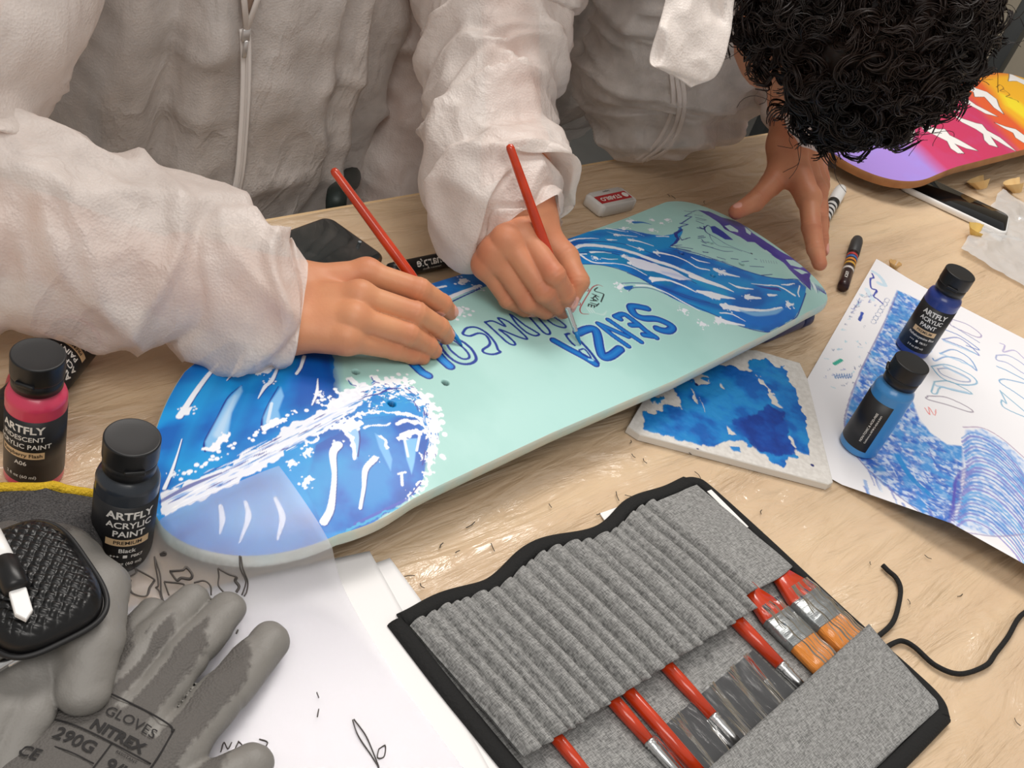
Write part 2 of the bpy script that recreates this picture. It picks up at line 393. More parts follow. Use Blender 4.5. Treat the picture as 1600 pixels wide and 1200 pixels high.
def body_mesh(parts, h=.9):
    def fn(Q):
        d = None
        for p in parts:
            e = rcone(Q, *p[1:5]) if p[0] == 'c' else ellip(Q, *p[1:4])
            d = e if d is None else smin(d, e, p[-1])
        return d
    pts = []
    for p in parts:
        if p[0] == 'c': pts += [np.array(p[1])-p[3], np.array(p[1])+p[3], np.array(p[2])-p[4], np.array(p[2])+p[4]]
        else: pts += [np.array(p[1])-max(p[2]), np.array(p[1])+max(p[2])]
    pts = np.array(pts); return surface_net(fn, pts.min(0)-2, pts.max(0)+2, h)

def face_parts(c, fwd, up, r=9.0):     # skull, jaw, nose, brow, lips, ears
    c = np.array(c, float); fwd = np.array(fwd, float); fwd /= np.linalg.norm(fwd); up = np.array(up, float); up -= fwd*(up@fwd); up /= np.linalg.norm(up); s = np.cross(fwd, up)
    Rm = np.stack([s, fwd, up]); q = lambda a, b, d: c+s*a+fwd*b+up*d
    return [('e', q(0, -.8, 2.0), (7.6, 9.4, 8.6), Rm, 2.0), ('e', q(0, 1.6, -4.5), (6.0, 7.0, 7.2), Rm, 3.0), ('c', q(0, 7.6, -7.5), q(0, 6.6, -9.2), 2.2, 2.4, 2.0),
            ('c', q(0, 8.2, 1.0), q(0, 9.9, -2.8), .8, 1.25, .9), ('c', q(-1.0, 8.9, -3.0), q(1.0, 8.9, -3.0), .8, .8, .6),
            ('c', q(-3.6, 7.6, 1.9), q(3.6, 7.6, 1.9), .9, .9, 1.2), ('c', q(-1.9, 8.0, -5.6), q(1.9, 8.0, -5.6), .62, .62, .5), ('c', q(-1.6, 7.9, -6.5), q(1.6, 7.9, -6.5), .68, .68, .5),
            ('e', q(-3.2, 7.0, .2), (1.4, 1.2, 1.0), Rm, .4), ('e', q(3.2, 7.0, .2), (1.4, 1.2, 1.0), Rm, .4),
            ('e', q(-7.7, -.6, -1.2), (.9, 1.9, 3.1), Rm, .5), ('e', q(7.7, -.6, -1.2), (.9, 1.9, 3.1), Rm, .5)]

def coverall_mat(lo=.15, hi=.36, name='white_nonwoven'):
    k = NT(name); tc = k.n('TexCoord')
    nz = k.n('TexNoise', i_Scale=30., i_Detail=6.); k.l(tc.outputs['Object'], nz.inputs['Vector'])
    wv = k.n('TexVoronoi', i_Scale=520.); k.l(tc.outputs['Object'], wv.inputs['Vector'])
    ml = k.n('Math', operation='MULTIPLY_ADD', i_1=.35); k.l(wv.outputs['Distance'], ml.inputs[0]); k.l(nz.outputs['Fac'], ml.inputs[2])
    b0 = k.n('Bump', i_Strength=.35, i_Distance=.003); k.l(ml.outputs[0], b0.inputs['Height'])
    mp = k.n('Mapping'); mp.inputs['Scale'].default_value = (1.6, 1.0, .8); mp.inputs['Rotation'].default_value = (.4, .3, .5); k.l(tc.outputs['Object'], mp.inputs[0])
    cz = k.n('TexNoise', i_Scale=13., i_Detail=3., i_Distortion=.6); k.l(mp.outputs[0], cz.inputs['Vector'])
    c1 = k.n('Math', operation='SUBTRACT', i_1=.5); k.l(cz.outputs['Fac'], c1.inputs[0]); c2 = k.n('Math', operation='ABSOLUTE'); k.l(c1.outputs[0], c2.inputs[0]); c3 = k.n('MapRange', i_1=0., i_2=.09, i_3=1., i_4=0.); k.l(c2.outputs[0], c3.inputs[0])
    bp = k.n('Bump', i_Strength=.28, i_Distance=.004); k.l(c3.outputs[0], bp.inputs['Height']); k.l(b0.outputs[0], bp.inputs['Normal'])
    df = k.n('BsdfDiffuse', i_Color=(*lin('#f4ece6'), 1)); tl = k.n('BsdfTranslucent', i_Color=(*lin('#f2e8e2'), 1)); tr = k.n('BsdfTransparent')
    gl = k.n('BsdfGlossy', i_Roughness=.42)
    for q in (df, gl, tl): k.l(bp.outputs[0], q.inputs['Normal'])
    a = k.n('MixShader', i_0=.22); k.l(df.outputs[0], a.inputs[1]); k.l(tl.outputs[0], a.inputs[2])
    b = k.n('MixShader', i_0=.05); k.l(a.outputs[0], b.inputs[1]); k.l(gl.outputs[0], b.inputs[2])
    mr = k.n('MapRange', i_1=.3, i_2=.7, i_3=hi, i_4=lo); k.l(nz.outputs['Fac'], mr.inputs[0])
    c = k.n('MixShader'); k.l(mr.outputs[0], c.inputs[0]); k.l(b.outputs[0], c.inputs[1]); k.l(tr.outputs[0], c.inputs[2]); k.l(c.outputs[0], k.out.inputs[0]); return k.m
M_cover = coverall_mat(); M_sheer = coverall_mat(.30, .58, 'sheer_nonwoven'); M_seam = mat('white_seam', '#efeae6', .6)
M_shirt1 = mat('taupe_sweater', '#6f655e', .9, var=(20, '#5e554f', .5)); M_shirt2 = mat('dark_grey_sweater', '#45484a', .9, var=(20, '#393c3e', .5))

def cloth_tube(path, rw, rd, ns, nt, seed, amp=.5, up=(0, 0, 1), folds=(), ring=(), scale=5.0):
    """a sleeve or body of cloth: rings of half width rw and half depth rd along the path, crumpled with creases"""
    path = spline(path, ns); t = np.linspace(0, 1, ns)
    rw = np.interp(t, np.linspace(0, 1, len(rw)), rw); rd = np.interp(t, np.linspace(0, 1, len(rd)), rd)
    k = np.ones(9)/9; sm = lambda a: np.convolve(np.pad(a, 4, 'edge'), k, 'valid'); rw, rd = sm(rw), sm(rd)
    T, N, B = frames(path, up); th = np.arange(nt)*2*math.pi/nt
    base = path[:, None]+N[:, None]*(rd[:, None]*np.cos(th))[..., None]+B[:, None]*(rw[:, None]*np.sin(th))[..., None]
    nrm = N[:, None]*(np.cos(th)/1.0)[None, :, None]+B[:, None]*np.sin(th)[None, :, None]
    q = base.reshape(-1, 3)
    TT, TH = np.meshgrid(t, th, indexing='ij')
    S_ = np.concatenate([[0], np.cumsum(np.linalg.norm(np.diff(path, axis=0), axis=1))])[:, None]+0*TH; Rm_ = (rw+rd)[:, None]/2
    def sharp(k, ph, fs, fr, sd):    # long sharp creases running slantwise round the cloth
        pp_ = np.stack([np.cos(TH)*Rm_*fr, np.sin(TH)*Rm_*fr, (S_+k*np.sin(TH+ph))*fs], -1).reshape(-1, 3); pp_ = pp_+.55*np.column_stack([fbm(q/9., sd+30+i_, 2)-.5 for i_ in range(3)])
        return (1-np.abs(2*vnoise(pp_, sd)-1)*1.25)**2
    f0 = 6./scale
    d = amp*(1.15*(sharp(3.2, seed, .20*f0, .11, seed)-.45)+.75*(sharp(-3.6, seed*2.3, .27*f0, .15, seed+5)-.45)+.35*(ridged(q/(scale*.5), seed+7, 2)-.5)+1.0*(fbm(q/(scale*1.9), seed+9, 2)-.5))
    d = d.reshape(ns, nt)
    for (t0, a0, wa, am, tw) in folds:       # lengthwise fold at angle a0 (radians), twisting by tw
        da = (TH-a0-tw*(TT-t0)+math.pi) % (2*math.pi)-math.pi; d += am*np.exp(-(da/wa)**2)
    for (t0, wt, am, ph, k2) in ring:        # crosswise bunching
        d += am*np.exp(-((TT-t0-.04*np.sin(TH*k2+ph))/wt)**2)
    V = base+nrm*d[..., None]
    return V.reshape(-1, 3), grid_faces(ns, nt, True)

# ---- person on the left: sits behind the table, right hand painting
def A(*j): return [P(*q) for q in j]
p1 = thing('person', (57, 92, -74), 'person in white translucent coverall on the left, zipper down the front, painting with right hand', 'person')
sh, el = np.array([34., 83, 37]), np.array([20.5, 68.5, 10.])
h1 = hand([A((573, 427, 9.0), (655, 453, 9.2), (690, 475, 7.6), (703, 488, 6.5)), A((562, 463, 9.2), (650, 491, 8.5), (686, 512, 7.0), (697, 525, 6.1)),
           A((552, 498, 8.5), (638, 522, 7.5), (668, 540, 6.2), (678, 548, 5.7)), A((541, 530, 7.4), (617, 546, 6.2), (645, 555, 5.6), (661, 559, 5.4))],
          A((492, 447, 6.6), (560, 450, 6.4), (630, 462, 6.0), (680, 492, 5.9)), P(455, 448, 7.4), P(440, 513, 6.5), [el, el])
M1 = [('e', (57, 93, 12), (16.5, 10.5, 26), None, 1), ('e', (57, 95, -24), (17, 12, 14), None, 8), ('c', (40, 86, 35), (74, 87, 35), 6.5, 6.5, 5),
      ('c', sh, el, 5.0, 3.9, 3), ('c', (78, 87, 36), (82, 88, 9), 5.0, 3.9, 3), ('c', (82, 88, 9), (76, 80, -14), 3.8, 2.6, 2), ('c', (76, 80, -14), (70, 70, -17), 2.4, 1.6, 2),
      ('c', (57, 86, 38), (57, 82, 50), 5.4, 5.2, 4), ('c', el, P(430, 484, 6.9), 3.6, 2.3, 3)]
legs1 = [('c', (49, 92, -28), (46, 50, -26), 8.5, 6.6, 5), ('c', (66, 92, -28), (69, 50, -26), 8.5, 6.6, 5), ('c', (46, 50, -26), (46, 54, -68), 5.8, 3.8, 3), ('c', (69, 50, -26), (69, 54, -68), 5.8, 3.8, 3),
         ('c', (46, 54, -70), (46, 40, -71.5), 3.6, 2.4, 2), ('c', (69, 54, -70), (69, 40, -71.5), 3.6, 2.4, 2)]
Vb, Fb = body_mesh(M1+legs1+face_parts((57, 78, 60), (0, -.75, -.66), (0, -.66, .75)), 1.0)
def whole(Vb, Fb, hands):
    V = [Vb]; Fs = [Fb]; n = len(Vb); nail = [np.zeros(n)]; red = [np.zeros(n)]
    for hv, hf, hn, hr in hands: V.append(hv); Fs.append(hf+n); n += len(hv); nail.append(hn); red.append(hr)
    return np.vstack(V), np.vstack(Fs), {'nail': np.concatenate(nail), 'red': np.concatenate(red)}
V, Fc, at = whole(Vb, Fb, [h1]); obj('body', V, Fc, M_skin1, p1, attrs=at)
inf = lambda ps, e: [(p[0], p[1], p[2], p[3]+e, p[4]+e, p[5]) if p[0] == 'c' else (p[0], p[1], tuple(np.array(p[2])+e), p[3], p[4]) for p in ps]
V, Fc = body_mesh(inf([M1[0], M1[1], M1[2]], 1.0)+inf(legs1, .9), 1.1); obj('clothes', V, Fc, M_shirt1, p1)
V, Fc = body_mesh([('e', (57, 80, 65), (9.4, 11.0, 9.6), None, 1)], .8); obj('hair', V, Fc, mat('dark_brown_hair', '#2a1d17', .6, bump=(90, .8, .01, (1, 1, 6))), p1)
# coverall: body, two sleeves, cuff, zipper
ccen = [(57, 94, -36), (57, 93, -18), (57, 92, 0), (57, 91.5, 14), (57, 91, 28), (57, 88, 40)]
V, Fc = cloth_tube(ccen, [19, 19.5, 20, 20, 19, 13], [14.5, 14.8, 14.6, 14.2, 13, 9], 110, 180, 31, .75, up=(0, -1, 0), scale=7.5,
                   folds=[(0, -.58, .08, -2.4, .05), (0, -.76, .10, 1.2, .05), (0, -.42, .08, 1.0, .1), (0, .56, .06, 1.2, -.1), (0, .72, .10, -2.0, -.1), (0, .95, .12, 1.2, 0), (0, -.17, .10, .6, .2), (0, .27, .10, -.8, .2), (0, .40, .06, .6, -.2)])
cov1 = obj('coverall', V, Fc, M_cover, p1)
wr1 = P(436, 482, 6.9)
V, Fc = cloth_tube([(36, 86, 41), (29.5, 78.5, 25), (21.5, 69.5, 11.5), (29, 62.5, 8.8), (36.5, 57.8, 7.8), wr1+(-1.2, .8, .2), wr1+(.9, -.5, 0)],
                   [9.5, 10.0, 8.8, 7.4, 6.7, 5.2, 3.9], [9.0, 9.5, 7.8, 6.6, 6.2, 4.9, 3.7], 150, 110, 41, .8, ring=[(.36, .02, .9, 0, 2), (.44, .02, -.8, 1, 2), (.62, .02, .55, 2, 2), (.72, .016, -.5, 0, 3), (.86, .018, .7, 1, 3), (.93, .012, -.5, 2, 3)], scale=6)
obj('sleeve', V, Fc, M_cover, p1)
V, Fc = cloth_tube([(77, 87, 41), (80, 88, 26), (82.5, 88, 8), (79, 83, -6), (75, 79, -14)], [8.5, 8.5, 8, 6.5, 4.5], [8.5, 8.5, 8, 6.5, 4.5], 90, 90, 47, .7, ring=[(.5, .03, .8, 0, 2), (.6, .03, -.7, 1, 2)], scale=6)
obj('sleeve', V, Fc, M_cover, p1)
# zipper runs down the front of the coverall
def front_y(x, z, sdf=None):
    best = None
    q = V_cov[(np.abs(V_cov[:, 0]-x) < .9) & (np.abs(V_cov[:, 2]-z) < .9)]
    return q[:, 1].min() if len(q) else 77.
V_cov = np.empty((len(cov1.data.vertices), 3)); cov1.data.vertices.foreach_get('co', V_cov.ravel()); V_cov = V_cov/CM+OFF[cov1]
zpath = []
for u, v in ((383, 44), (384, 90), (383, 150), (380, 210), (374, 270), (364, 345), (362, 400)):
    y = 78.
    for _ in range(6): q = PY(u, v, y); y = front_y(q[0], q[2])-.25
    zpath.append(PY(u, v, y))
zpath = np.array(zpath)
for i in range(2): zpath[1:-1, 1] = (zpath[:-2, 1]+zpath[1:-1, 1]+zpath[2:, 1])/3
zs = spline(zpath, 60)
V, Fc = tube(zs, .55, 8, ry=.10, up=(0, -1, 0)); zp = obj('zipper_tape', V, Fc, M_seam, p1)
V, Fc = tube(zs+(0, -.12, 0), .16, 8, ry=.09, up=(0, -1, 0)); obj('zipper_teeth', V, Fc, mat('zipper_plastic', '#dcd6d2', .35), zp)
z0 = zs[0]+(0, -.25, 0)
V, Fc = join([box(z0-(.4, .2, 1.1), z0+(.4, .2, .1), .12), box(z0-(.22, .35, 2.5), z0+(.22, -.1, -.9), .08)]); obj('zipper_slider', V, Fc, mat('zipper_metal', '#c9c6c4', .3, .6), zp)
tri = np.array([z0+(0, .15, 0), z0+(-2.3, .35, 9), z0+(2.5, .35, 9), z0+(0, .6, 0), z0+(-2.3, .8, 9), z0+(2.5, .8, 9)])
obj('shirt_opening', tri, [(0, 2, 1), (3, 4, 5), (0, 1, 4, 3), (1, 2, 5, 4), (2, 0, 3, 5)], mat('brown_shirt', '#8b7566', .9), p1, smooth=False)
for s in (-1, 1):
    V, Fc = tube([z0+(0, -.05, 0), z0+(s*1.1, .1, 4.5), z0+(s*2.4, .3, 9.2)], .3, 8, ry=.12, up=(0, -1, 0)); obj('zipper_tape', V, Fc, M_seam, p1)

# ---- person on the right: leans over the board, curly head towards the camera
p2 = thing('person', (100, 100, -74), 'person with dark curly hair in white coverall leaning over the blue skateboard', 'person')
HC = CAM+ray(1322, 16)*100
el2, sh2 = np.array([78.6, 74.6, 21.]), np.array([87., 66., 46.])
h2 = hand([A((818, 364, 11.6), (866, 430, 10.4), (884, 460, 8.6), (888, 478, 7.2)), A((791, 374, 11.2), (851, 456, 8.8), (872, 476, 7.1), (880, 486, 6.2)),
           A((771, 394, 9.9), (826, 472, 7.2), (852, 484, 6.2), (862, 484, 5.8)), A((758, 414, 8.5), (794, 468, 6.4), (820, 482, 5.8), (834, 485, 5.6))],
          A((846, 366, 10.4), (884, 402, 9.8), (903, 440, 9.2), (890, 472, 7.6)), P(833, 338, 11.0), P(784, 350, 9.6), [el2, el2], side=RT*.6-FW*.8)
elL, shL = np.array([126., 72., 19.]), np.array([114., 67., 45.])
h3 = hand([A((1264, 309, 7.6), (1268, 356, 6.0), (1274, 389, 4.8), (1281, 412, 4.1)), A((1274, 300, 6.9), (1277, 340, 5.2), (1281, 372, 3.6), (1284, 392, 2.6)),
           A((1277, 290, 6.2), (1280, 326, 4.4), (1283, 352, 2.9), (1284, 370, 2.0)), A((1278, 280, 5.6), (1281, 312, 3.8), (1283, 332, 2.5), (1284, 346, 1.7))],
          A((1224, 260, 8.4), (1204, 289, 7.0), (1179, 315, 5.9), (1150, 331, 5.3)), P(1228, 228, 10.0), P(1265, 234, 8.6), [elL, elL], fscale=1.16, palm_r=(1.9, 1.35), side=(-.3, .2, 1))
nk = np.array([100., 60., 44.])
M2 = [('e', (104, 82, 22), (13, 24, 11), np.array([[1, 0, 0], [0, .70, -.71], [0, .71, .70]]), 1), ('e', (107, 103, -6), (13.5, 12, 14), None, 8), ('c', (92, 67, 43), (111, 68, 43), 6.3, 6.3, 6),
      ('c', sh2, el2, 4.4, 2.9, 3), ('c', shL, elL, 5.0, 3.8, 3), ('c', (100, 66, 43), HC+(2, 6, 2), 5.4, 5.4, 4), ('c', el2, P(808, 336, 10.4), 2.8, 2.3, 2), ('c', elL, P(1250, 228, 9.6), 3.5, 2.3, 3)]
legs2 = [('c', (100, 104, -10), (99, 102, -40), 7.6, 6.4, 5), ('c', (114, 104, -10), (115, 102, -40), 7.6, 6.4, 5), ('c', (99, 102, -40), (99, 106, -68), 5.8, 3.8, 3), ('c', (115, 102, -40), (115, 106, -68), 5.8, 3.8, 3),
         ('c', (99, 106, -70), (99, 92, -71.5), 3.6, 2.4, 2), ('c', (115, 106, -70), (115, 92, -71.5), 3.6, 2.4, 2)]
HF = np.array([-.18, -.10, -.97]); HU = np.array([-.35, -.92, .15])
Vb, Fb = body_mesh(M2+legs2+face_parts(HC, HF, HU), 1.0)
V, Fc, at = whole(Vb, Fb, [h2, h3]); obj('body', V, Fc, M_skin2, p2, attrs=at)
V, Fc = body_mesh(inf(M2[:3], 1.0)+inf(legs2, .9), 1.1); obj('clothes', V, Fc, M_shirt2, p2)
V, Fc = cloth_tube([(107, 106, -32), (107, 105, -14), (107, 98, 4), (106, 85.5, 18), (104, 76, 31), (101, 67, 42), (100, 61, 47)],
                   [16, 16, 16, 16, 16, 15.5, 9], [15, 15.5, 15.5, 16.5, 15.5, 11, 7], 130, 150, 51, .9, up=(0, -1, 0), scale=7.5,
                   folds=[(0, -.7, .16, 1.4, .5), (0, -.35, .14, -1.3, .6), (0, .5, .16, 1.3, -.4), (0, .15, .18, -.9, .5), (0, .9, .2, -1.2, .2)])
obj('coverall', V, Fc, M_sheer, p2)
V, Fc = cloth_tube([(108, 69.5, 2.0), (108, 70, 3.2), (108.5, 72.4, 9), (107, 73, 20), (103, 70, 32), (100, 66, 42)], [5, 10, 14, 15, 15.5, 14], [2.5, 7, 9.5, 10.5, 10, 9], 100, 140, 57, 1.1, up=(0, -1, 0), scale=7,
                   folds=[(0, -.5, .2, 1.2, .7), (0, .1, .16, -1.0, .8), (0, .6, .2, 1.0, .4), (0, -1.0, .18, -1.2, .3)], ring=[(.2, .03, .5, 0, 1), (.27, .02, -.4, 0, 1)])
obj('coverall_front', V, Fc, M_sheer, p2)
dv = V-CAM; dz_v = dv@FW; up_ = np.column_stack([800+F_PX*(dv@RT)/dz_v, 600-F_PX*(dv@UP)/dz_v])
def on_cloth(u, v):            # nearest point of the cloth seen through that pixel
    w_ = np.linalg.norm(up_-(u, v), axis=1); k_ = np.where(w_ < 16)[0]; k_ = k_ if len(k_) else np.argsort(w_)[:6]; k_ = k_[dz_v[k_] < dz_v[k_].min()+3]; k_ = k_[np.argsort(w_[k_])[:4]]; return V[k_].mean(0)-FW*.12
for o_ in (0, 9, 18): sp_ = spline([on_cloth(u-o_, v-o_*.4) for u, v in ((1066, 120), (1070, 165), (1060, 205), (1040, 235), (1010, 258))], 40); sv_, sf_ = tube(sp_, .28, 8, ry=.1, up=tuple(-FW)); obj('elastic_seam', sv_, sf_, M_cover, p2)
wr2 = P(806, 352, 10.2)
V, Fc = cloth_tube([(88, 68, 48), (83.5, 72, 36), (78, 75.2, 21.2), (74.6, 70.4, 16.6), (70.6, 64.9, 13.4), wr2+(.5, 3.4, .6), wr2+(.1, 1.1, .3), wr2+(.1, -1.3, -.1)],
                   [9, 8.8, 8.0, 7.2, 6.2, 6.6, 5.3, 3.9], [9, 9, 7.6, 6.6, 5.9, 6.2, 5.2, 3.6], 170, 110, 61, .8, scale=6,
                   ring=[(.30, .022, .9, 0, 2), (.37, .02, -.4, 2, 2), (.45, .02, .9, 1, 2), (.53, .02, -.5, 0, 2), (.60, .018, .8, 2, 3), (.67, .02, -1.3, 1, 1), (.75, .02, .6, 0, 3), (.95, .012, -.5, 0, 4)])
obj('sleeve', V, Fc, M_cover, p2)
V, Fc = cloth_tube([(112, 68, 49), (119, 71, 36), (126, 72.5, 20), (121.5, 66, 16), P(1268, 170, 14.), P(1258, 200, 12.2)],
                   [9, 9, 8.2, 7, 5.0, 3.8], [9, 9, 8, 6.6, 4.6, 3.6], 120, 90, 67, .7, scale=6, ring=[(.45, .03, .8, 0, 2), (.55, .03, -.7, 1, 2), (.8, .02, .5, 1, 2)])
obj('sleeve', V, Fc, M_cover, p2)
# folded-down hood panel hanging at the collar
def patch(L_, R_, nu, nv, seed, amp, th=.2):
    L_, R_ = spline(L_, nu), spline(R_, nu); t_ = np.linspace(0, 1, nv)[None, :, None]; G = L_[:, None]*(1-t_)+R_[:, None]*t_-FW*(np.sin(np.pi*t_)*.5)
    q_ = G.reshape(-1, 3); q_ = q_-FW*(amp*(ridged(q_/4.5, seed, 2)-.5))[:, None]; n_ = len(q_); Fg = grid_faces(nu, nv); rims = []
    for r in (np.arange(nu)*nv, np.arange(nu)*nv+nv-1, np.arange(nv), (nu-1)*nv+np.arange(nv)): rims.append(np.stack([r[:-1], r[1:], r[1:]+n_, r[:-1]+n_], 1))
    return np.vstack([q_, q_+FW*th]), np.vstack([Fg[:, ::-1], Fg+n_]+rims)
V, Fc = patch([P(1050, -80, 33), P(1040, 0, 30.5), P(1016, 95, 27), P(1046, 116, 26)], [P(1150, -80, 33), P(1148, 0, 30), P(1128, 104, 27), P(1082, 133, 25.5)], 60, 40, 77, 1.6)
obj('hood_panel', V, Fc, M_cover, p2)

# dark curls: every lock is a coil rooted on the scalp
def curls():
    s_ = np.cross(HF, HU); s_ /= np.linalg.norm(s_); Rm = np.stack([s_, HF/np.linalg.norm(HF), HU-HF*(HU@HF)]); Rm[2] /= np.linalg.norm(Rm[2])
    Vs, Fs, n = [], [], 0; c = HC+Rm[2]*2.2-Rm[1]*.8; rad = np.array([8.9, 10.6, 9.9]); cnt = 0; tries = 0
    while cnt < 850 and tries < 9000:
        tries += 1; d = RNG.normal(size=3); d /= np.linalg.norm(d)
        if d[2] < -.55 or (d[1] > .62 and d[2] < .15): continue            # no hair on the face
        root = c+(d*rad)@Rm; out = (d/rad)@Rm; out /= np.linalg.norm(out)
        L = RNG.uniform(1.8, 3.8); m = 22; t = np.linspace(0, 1, m); side = np.cross(out, RNG.normal(size=3)); side /= np.linalg.norm(side)
        ax = out*.75+side*.66; line = root-out*.3+np.outer(t*L, out)*.75+np.outer(t**1.5*L*RNG.uniform(.3, .9), side)
        a = np.cross(ax, RNG.normal(size=3)); a /= np.linalg.norm(a); b = np.cross(ax, a); b /= np.linalg.norm(b)
        ph = RNG.uniform(0, 6.3); tw = RNG.uniform(1.0, 2.1)*2*math.pi*RNG.choice([-1, 1]); r0 = RNG.uniform(.75, 1.6)
        for k in range(6):     # strands of one lock
            rc = (r0+RNG.normal()*.10)*np.minimum(1, t*3)*(1-.35*t); o_ = RNG.normal(size=3)*.17
            q = line+o_*np.minimum(1, t*2)[:, None]+np.outer(rc*np.cos(ph+tw*t+k*.10), a)+np.outer(rc*np.sin(ph+tw*t+k*.10), b)
            w = RNG.uniform(.07, .14)*(1-.6*t**3); v, f = tube(q, w, 3, up=tuple(a), cap=False); Vs.append(v); Fs.append(np.array(f)+n); n += len(v)
        cnt += 1
    for k in range(300):       # loose hairs
        d = RNG.normal(size=3); d /= np.linalg.norm(d)
        if d[2] < -.55 or (d[1] > .62 and d[2] < .15): continue
        root = c+(d*rad)@Rm; out = (d/rad)@Rm; out /= np.linalg.norm(out); m = 18; t = np.linspace(0, 1, m); L = RNG.uniform(2.5, 4.6)
        a = np.cross(out, RNG.normal(size=3)); a /= np.linalg.norm(a); b = np.cross(out, a); tw = RNG.uniform(2, 4)*math.pi*RNG.choice([-1, 1]); rc = RNG.uniform(.4, .9)
        line = root+np.outer(t*L, out)+np.outer(t*t*1.2, RNG.normal(size=3)*.7)+np.outer(rc*np.cos(tw*t), a)+np.outer(rc*np.sin(tw*t), b)
        v, f = tube(line, .03, 3, cap=False); Vs.append(v); Fs.append(np.array(f)+n); n += len(v)
    sv, sf = surface_net(lambda Q: ellip(Q, c, rad+.5, Rm)+.5*(vnoise(Q/1.1, 4)-.5), c-14, c+14, .5)
    cut = ((sv-c)@Rm.T); keep = ~((cut[:, 2] < -5.2) | ((cut[:, 1] > 6.2) & (cut[:, 2] < 1.5)))
    sf = sf[keep[sf].all(1)]; Vs.append(sv); Fs.append(sf+n)
    return np.vstack(Vs), np.vstack(Fs)
V, Fc = curls(); obj('curly_hair', V, Fc, mat('black_brown_hair', '#130d0b', .42, var=(14, '#2a1b14', .7), spec=.4), p2)

# ================================================================== painted surfaces
class Canvas:                  # paint laid vertex by vertex on a fine mesh, in the surface's own centimetres
    def __init__(s, q, base): s.q = np.asarray(q, float); s.c = np.tile(np.array(lin(base)), (len(q), 1))
    def sel(s, p, pad): lo = p.min(0)-pad; hi = p.max(0)+pad; return np.where(((s.q >= lo) & (s.q <= hi)).all(1))[0]
    def put(s, i, a, col):
        c = np.array(lin(col)) if isinstance(col, str) else col; s.c[i] = s.c[i]*(1-a[:, None])+c*a[:, None]
    def segd(s, q, a, b):
        ab = b-a; t = np.clip(((q-a)@ab)/(ab@ab+1e-12), 0, 1); return np.linalg.norm(q-a-t[:, None]*ab, axis=1), t
    def warp(s, q, rough, rs): return q if not rough else q+rough*np.column_stack([fbm(q/rs, 71, 2)-.5, fbm(q/rs+40, 72, 2)-.5])*2
    def fill(s, poly, col, soft=.05, al=1., rough=0., rs=.5, alpha_noise=None):
        p = np.asarray(poly, float); i = s.sel(p, soft+rough); q = s.warp(s.q[i], rough, rs); ins = np.zeros(len(i), bool); dm = np.full(len(i), 1e9)
        for k in range(len(p)):
            a, b = p[k-1], p[k]; c = (a[1] > q[:, 1]) != (b[1] > q[:, 1])
            x = a[0]+(q[:, 1]-a[1])*(b[0]-a[0])/np.where(c, b[1]-a[1], 1); ins ^= c & (q[:, 0] < x); d, _ = s.segd(q, a, b); dm = np.minimum(dm, d)
        al_ = np.clip(.5+np.where(ins, dm, -dm)/soft, 0, 1)*al
        if alpha_noise: al_ = al_*np.clip((fbm(s.q[i]/alpha_noise[0], alpha_noise[2], 3)-alpha_noise[1])*5+.5, 0, 1)
        s.put(i, al_, col); return i[ins]
    def stroke(s, pts, w, col, al=1., soft=.035, rough=0., rs=.4, smooth=True):
        p = np.asarray(pts, float); n = len(p); w = np.broadcast_to(np.asarray(w, float), n) if np.ndim(w) == 0 else np.interp(np.linspace(0, 1, n), np.linspace(0, 1, len(w)), w)
        if smooth and n > 2: m = (n-1)*6+1; pp = spline(p, m); w = np.interp(np.linspace(0, 1, m), np.linspace(0, 1, n), w)
        else: pp = p
        i = s.sel(pp, w.max()+soft+rough); q = s.warp(s.q[i], rough, rs); best = np.full(len(i), 1e9)
        for k in range(len(pp)-1):
            d, t = s.segd(q, pp[k], pp[k+1]); best = np.minimum(best, d-.5*(w[k]+(w[k+1]-w[k])*t))
        s.put(i, np.clip(.5-best/soft, 0, 1)*al, col)
    def dot(s, c, r, col, al=1.): s.stroke([np.array(c)-(.001, 0), np.array(c)+(.001, 0)], 2*r, col, al, smooth=False)
    def mottle(s, idx, cols, scale, seed, amt=.6, stretch=(1, 1)):
        n = fbm(s.q[idx]*np.array(stretch)/scale, seed, 4); n = np.clip((n-.32)/.36, 0, 1)*(len(cols)-1); k = np.minimum(n.astype(int), len(cols)-2); f = (n-k)[:, None]
        cc = np.array([lin(c) for c in cols]); s.c[idx] = s.c[idx]*(1-amt)+amt*(cc[k]*(1-f)+cc[k+1]*f)

# ------------------------------------------------------------------ the blue wave skateboard
BO = np.array([44.83, 41.99]); TH = .07157; BX = np.array([math.cos(TH), math.sin(TH)]); BY = np.array([-math.sin(TH), math.cos(TH)])
A0, A1 = -18.5, 56.9
def b_c(a): return np.interp(a, [-18.5, -15.5, -12, -10, -4, 10, 25, 42, 50, 56], [-.6, .15, 1.2, 1.8, 2.2, 1.7, 1.4, 1.8, 2.2, 2.1])
def b_h(a):
    h = np.interp(a, [-18.6, -5, 10, 25, 42, 50, 57], [9.4, 9.5, 9.2, 9.5, 9.8, 10, 10])
    tn = np.clip((a-48.3)/(A1-48.3), 0, 1); tt = np.clip((-6-a)/(-6-A0), 0, 1)
    return h*(1-tn**3.4)**(1/3.4)*(1-tt**1.75)**(1/1.75)
def b_z(a, b):
    a = np.asarray(a, float); z = 5.0-2.1*np.clip((-1.5-a)/17, 0, 2)**1.5-1.1*np.clip((a-49)/7, 0, 2)**1.6
    return z-.8*((b-b_c(a))/9.6)**2
def b_w(a, b, dz=0.): a = np.asarray(a, float); b = np.asarray(b, float); xy = BO+a[..., None]*BX+b[..., None]*BY; return np.concatenate([xy, (b_z(a, b)+dz)[..., None]], -1)
